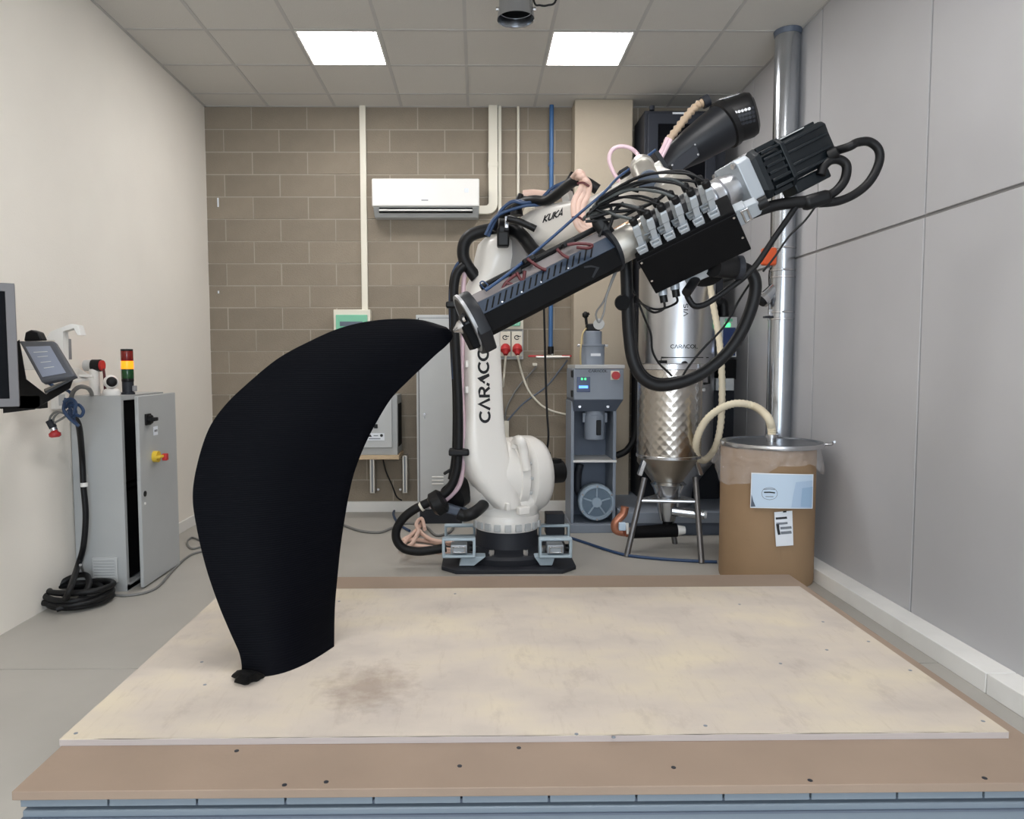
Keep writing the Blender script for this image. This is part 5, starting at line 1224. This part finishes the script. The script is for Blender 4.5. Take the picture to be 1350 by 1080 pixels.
# sensor rails and dark red leads above the shroud
obj('lead_rail', MB().tube([ax_s(60)+t0*.105-c0*.02, ax_s(232)+t0*.108-c0*.02], .012, n=8), M_black, ex)
def plw(*pp): return pts(2.86, *pp)
for pp in (((660, 386), (667, 373), (680, 362)), ((667, 373), (690, 379)), ((681, 359), (689, 371), (692, 357)), ((695, 341), (710, 352), (720, 356)), ((734, 328), (742, 336), (750, 340)), ((748, 323), (764, 321), (780, 323), (776, 327), (760, 326))):
    tube('thermocouple_lead', plw(*pp), .0065, M_dred, ex, n=7)
for px, py in ((680, 360), (697, 342), (749, 321)): q = at(px, py, 2.9); obj('sensor_clip', MB().box(q, (.05, .03, .02), (E_, c0, t0)), M_black, ex, .004)
tube('grey_ring_lead', plw((640, 382), (636, 378), (633, 373), (637, 371), (643, 376), (640, 381)), .003, M_bluec, ex, n=6)
# mark on the shroud's black face
mp_ = [(775, 351), (790, 352), (787, 356), (780, 366)]
shb = bvh(shr); obj('shroud_mark', MB().ribbon([(770, 352.5), (779, 351), (788, 353), (781, 366)], 2.4, lambda u, v: onto(shb, u, v, .0015)), M_darkmet, ex, angle=None)
alathe('end_plate', 231, 237, [(0, .085), (.1, .09), (1, .09)], M_darkmet)
alathe('silver_barrel', 236, 300, [(0, .07), (.1, .072), (.5, .072), (.52, .066), (1, .066)], M_alu)
alathe('feed_housing', 298, 385, [(0, .072), (.05, .075), (1, .075)], M_darkmet)
alathe('gear_coupling', 372, 441, [(0, .066), (.02, .07), (.36, .07), (.37, .062), (.43, .062), (.44, .073), (.56, .073), (.57, .06), (.66, .06), (.67, .072), (.78, .072), (.79, .062), (1, .066)], M_brush, 44)
def sq(s, hw, ch): return [ax_s(s)+t0*a+c0*b for a, b in ((-hw, -hw+ch), (-hw+ch, -hw), (hw-ch, -hw), (hw, -hw+ch), (hw, hw-ch), (hw-ch, hw), (-hw+ch, hw), (-hw, hw-ch))]
obj('adapter_plate', MB().rings([sq(440, .098, .02), sq(460, .098, .02)]), M_conn, ex, .004)
for a, b in ((1, 1), (1, -1), (-1, 1), (-1, -1)): cyl('adapter_bolt', ax_s(436)+t0*a*.078+c0*b*.078, ax_s(440)+t0*a*.078+c0*b*.078, .012, M_steel, ex, n=8)
mt = obj('servo_motor', MB().rings([sq(460, .09, .03), sq(466, .105, .03), sq(472, .105, .03), sq(473, .088, .035), sq(497, .088, .035), sq(498, .103, .03), sq(503, .103, .03)]), M_motor, ex, .003)
for sgn in (t0, c0, -t0):
    o2 = c0 if sgn in (t0, -t0) else t0
    for k in range(6):
        w = -.075+.15*k/5; a = ax_s(474)+sgn*.0945+o2*w; b = ax_s(497)+sgn*.0945+o2*w
        obj('cooling_fin', MB().box((a+b)/2, ((b-a).length, .012, .02), (E_, o2, sgn)), M_motor, mt, .002)
def fl_(s, k=1):
    R = []
    hw = .088*k
    def side(T, O):
        out = []
        for u in (-.8, -.34, -.28, .28, .34, .8): out.append(T*(hw*(.93 if abs(u) == .34 or abs(u) == .28 else 1) if abs(u) < .5 else hw*.97)+O*(hw*u))
        return out
    seq = [(t0, c0), (c0, -t0), (-t0, -c0), (-c0, t0)]
    return [ax_s(s)+v for T, O in seq for v in side(T, O)]
enc = obj('encoder_housing', MB().rings([fl_(503), fl_(555), fl_(561, .93)]), M_motor, ex, .002)
for T, O in ((t0, c0), (c0, t0), (c0, -t0)):
    for u in (.42,) if T is t0 else (.3, .75):
        a = ax_s(504)+T*.09+O*(.088*u); b = ax_s(556)+T*.09+O*(.088*u)
        obj('housing_rib', MB().box((a+b)/2, ((b-a).length, .012, .014), (E_, O, T)), M_motor, enc, .003)
q = [ax_s(s)+t0*.0895+c0*b for s, b in ((505, .05), (536, .05), (536, .078), (505, .078))]; obj('rating_plate', MB().rings([[v for v in q], [v+t0*.004 for v in q]]), M_lgrey, enc, label='pale rating plate')
q = ax_s(523); obj('terminal_box', MB().box(q-t0*.115+c0*.02, (.17, .10, .05), (E_, c0, t0)), M_motor, ex, .006)
cyl('motor_gland', ax_s(548)-t0*.06+c0*.085, ax_s(555)-t0*.06+c0*.11, .024, M_black, ex)
YC_ = 3.02
tube('motor_cable', [ax_s(558)-t0*.045]+pts(YC_, (1118, 194), (1130, 188), (1146, 187), (1158, 197), (1159, 214), (1148, 237), (1130, 254), (1106, 265), (1080, 268)), .018, M_rubber, ex, n=12)
tube('motor_cable', pts(YC_, (1082, 231), (1086, 219), (1096, 211), (1108, 211), (1116, 219), (1114, 236), (1104, 250), (1090, 259), (1074, 264)), .019, M_rubber, ex, n=12)
obj('cable_bundle_wrap', MB().box(at(1076, 264, YC_), (.12, .06, .06), (V((.96, 0, .27)).normalized(), Y_, V((-.27, 0, .96)).normalized())), M_black, ex, .02)
tube('motor_cable', pts(YC_, (1074, 265), (1050, 267), (1026, 270), (1008, 275), (992, 281)), .024, M_rubber, ex, n=12)
tube('power_cable', pts(YC_, (1052, 268), (1036, 292), (1018, 318), (1000, 345), (985, 362), (965, 378), (945, 392), (928, 402), (915, 403), (907, 392), (905, 382)), .0125, M_rubber, ex, n=10)
tube('thin_cable', pts(YC_-.02, (1078, 268), (1062, 290), (1040, 312), (1022, 338), (1006, 358)), .0045, M_rubber, ex, n=7)
tube('thin_cable', pts(3.2, (990, 372), (975, 395), (955, 430), (925, 462), (906, 486), (898, 500)), .005, M_rubber, ex, n=7)
# electrical box below the barrel
def bp_(px, py, Y): return at(px, py, Y)
FT0 = at(838, 341, 2.90); FT1 = at(968, 277, 2.75)
eb = (FT1-FT0).normalized(); vb = (CAM-(FT0+FT1)/2).normalized(); cb0 = (vb-eb*vb.dot(eb)).normalized(); tb0 = cb0.cross(eb)
if tb0.z < 0: tb0 = -tb0
r = radians(33); TB = tb0*cos(r)+cb0*sin(r); FB = cb0*cos(r)-tb0*sin(r)
LB = (FT1-FT0).length; HB, DB = .200, .125
cBx = (FT0+FT1)/2-TB*HB/2-FB*DB/2
ebx = obj('junction_box', MB().box(cBx, (LB, DB, HB), (eb, FB, TB)), M_blackm, ex, .004)
def on_top(u, d, h=0): return FT0+eb*(LB*u)-FB*d+TB*h
obj('lid_seam', MB().box(on_top(.5, -.0015, -.018), (LB+.004, .003, .003), (eb, FB, TB)), M_darkmet, ebx)
for u, h in ((.03, -.03), (.97, -.03), (.03, -.13), (.97, -.13)): q = on_top(u, 0, h); cyl('box_screw', q-FB*.001, q+FB*.003, .005, M_steel, ebx, n=8)
obj('box_saddle', MB().box(cBx+TB*.08-FB*.065, (LB*.7, .08, .10), (eb, FB, TB)), M_darkmet, ex, .004)
def connector(u, d, hgt, m_, lean=.018):
    b = on_top(u, d); w = .027
    c = obj('connector', MB().rings([[b+eb*x*w*.5*k+FB*y*.02*k+TB*z+eb*lean*z/hgt for x, y in ((-1, -1), (1, -1), (1, 1), (-1, 1))] for z, k in ((-.002, 1.35), (.018, 1.35), (.02, .9), (hgt*.62, .9), (hgt*.64, 1.05), (hgt*.95, 1.0), (hgt, .75))]), m_, ex, .003)
    obj('connector_lever', MB().frame(b+TB*.022+FB*.024, eb, FB, TB, w*1.5, .026, .007, .008), M_conn, c, .002)
    e = b+TB*hgt+eb*lean
    obj('cable_gland', MB().lathe(e-TB*.006, TB, [(0, .013), (.008, .0155), (.03, .0155), (.036, .01)], 14), M_black, c)
    return e+TB*.03
tops_ = []; M_dgreyc = mat('dark_grey_cable', (70, 74, 74), .5)
for i, (px, u) in enumerate(((848, .095), (867, .24), (884, .38), (903, .525), (923, .675), (941, .825))):
    tops_.append(connector(u, 0.035, .122, M_conn))
for u in (.18, .34, .49, .64, .78): tops_.append(connector(u, .10, .112, M_lgrey, .02))
for i, e in enumerate(tops_):
    k = i % 6
    tgt = pts(3.0-.02*k, (770+4*k, 290-5*k))[0]
    m1 = e+TB*(.025+.004*k)-eb*.05-FB*.03; m2 = e*.5+tgt*.5+TB*(.012+.008*k)-FB*.04
    tube('signal_cable', [e-TB*.005, m1, m2, tgt*.85+m2*.15+TB*.01, tgt], .005 if i % 3 else .0065, M_rubber if i % 3 else M_dgreyc, ex, n=7)
for i, pp in enumerate((((776, 282), (800, 262), (830, 248), (866, 238), (905, 238), (925, 242)), ((778, 288), (806, 280), (838, 276), (866, 264), (880, 252)), ((772, 292), (800, 290), (824, 284), (842, 276), (856, 282)), ((812, 262), (816, 252), (828, 249), (842, 252)), ((784, 270), (796, 265), (806, 276), (796, 280), (786, 276)), ((800, 310), (806, 292), (812, 276), (822, 268)), ((790, 312), (796, 296), (790, 290)))):
    tube('signal_cable', pts(2.93, *pp), .006+.002*(i % 2), M_rubber, ex, n=7)
obj('cable_tie_knot', MB().box(at(797, 303, 2.95), (.06, .05, .12), (V((.8, 0, .6)), Y_, V((-.6, 0, .8)))), M_black, ex, .02)
obj('brass_block', MB().box(at(819, 305, 3.02), (.07, .06, .05), (E_, c0, t0)), mat('brass_block', (186, 150, 116), .4, metal=.5), ex, .006)
# right-end connector and underside glands
q = FT1+eb*.01-TB*.06-FB*.05
c = obj('power_connector', MB().rings([[q+eb*s+TB*a*k+FB*b*k for a, b in ((-.036, -.026), (-.036, .026), (.036, .026), (.036, -.026))] for s, k in ((-.012, 1), (.028, 1), (.03, .85), (.07, .8), (.078, .6))]), M_conn, ex, .004)
cyl('cable_gland', q+eb*.072, q+eb*.11, .024, M_black, c)
obj('connector_lever', MB().frame(q+eb*.022+FB*.029, eb, FB, TB, .03, .06, .008, .006), M_steel, c, .002)
UN = lambda u, d: FT0+eb*(LB*u)-FB*d-TB*HB
for u, m_ in ((.02, M_conn), (.155, M_conn)):
    q = UN(u+.06, .06); dn = V((.18, .0, -1)).normalized()
    c = cyl('small_connector', q+Z_*.01, q+dn*.055, .019, m_, ex, n=12); cyl('cable_gland', q+dn*.05, q+dn*.085, .016, M_black, c, n=12)
    e = q+dn*.08; tube('signal_cable', [e, e+V((0, 0, -.03))]+pts(2.95, (862, 412) if u < .1 else (868, 408), (848, 402), (838, 390, 3.1), (832, 375, 3.12)), .005, M_rubber, ex, n=7)
q = UN(.43, .05); c = obj('underside_connector', MB().box(q-TB*.02, (.1, .06, .06), (eb, FB, TB)), M_conn, ex, .006)
q2_ = at(905, 386, 2.93); cyl('cable_gland', q-TB*.045, q2_, .02, M_black, c, n=14)
# black junction drum under the box with its outlet
q = UN(.80, .05)
jd = obj('junction_drum', MB().lathe(at(931, 352, 3.02), FB, [(-.08, .085), (.0, .09), (.02, .086), (.025, .07)], 32), M_black, ex, .004)
obj('drum_neck', MB().box(at(936, 337, 3.12), (.12, .09, .07), (eb, FB, TB)), M_black, ex, .01)
qq = at(944, 352, 2.955); obj('drum_label', MB().box(qq, (.024, .004, .008), (eb, FB, TB)), M_paper, jd)
cyl('hose_outlet', at(940, 352, 2.93), at(972, 353, 3.02), .04, M_black, ex, r1=.046)
obj('outlet_collar', MB().lathe(at(968, 353, 3.01), X_, [(0, .042), (.008, .05), (.03, .05), (.036, .04)], 20), M_charcoal, ex)
obj('wrist_bracket', MB().loft([(at(886, 250, 3.34), t0*.08, E_*.08, 3), (at(893, 262, 3.15), t0*.08, E_*.1, 4), (ax_s(330), t0*.065, E_*.12, 4)], 24), M_alu, ex)
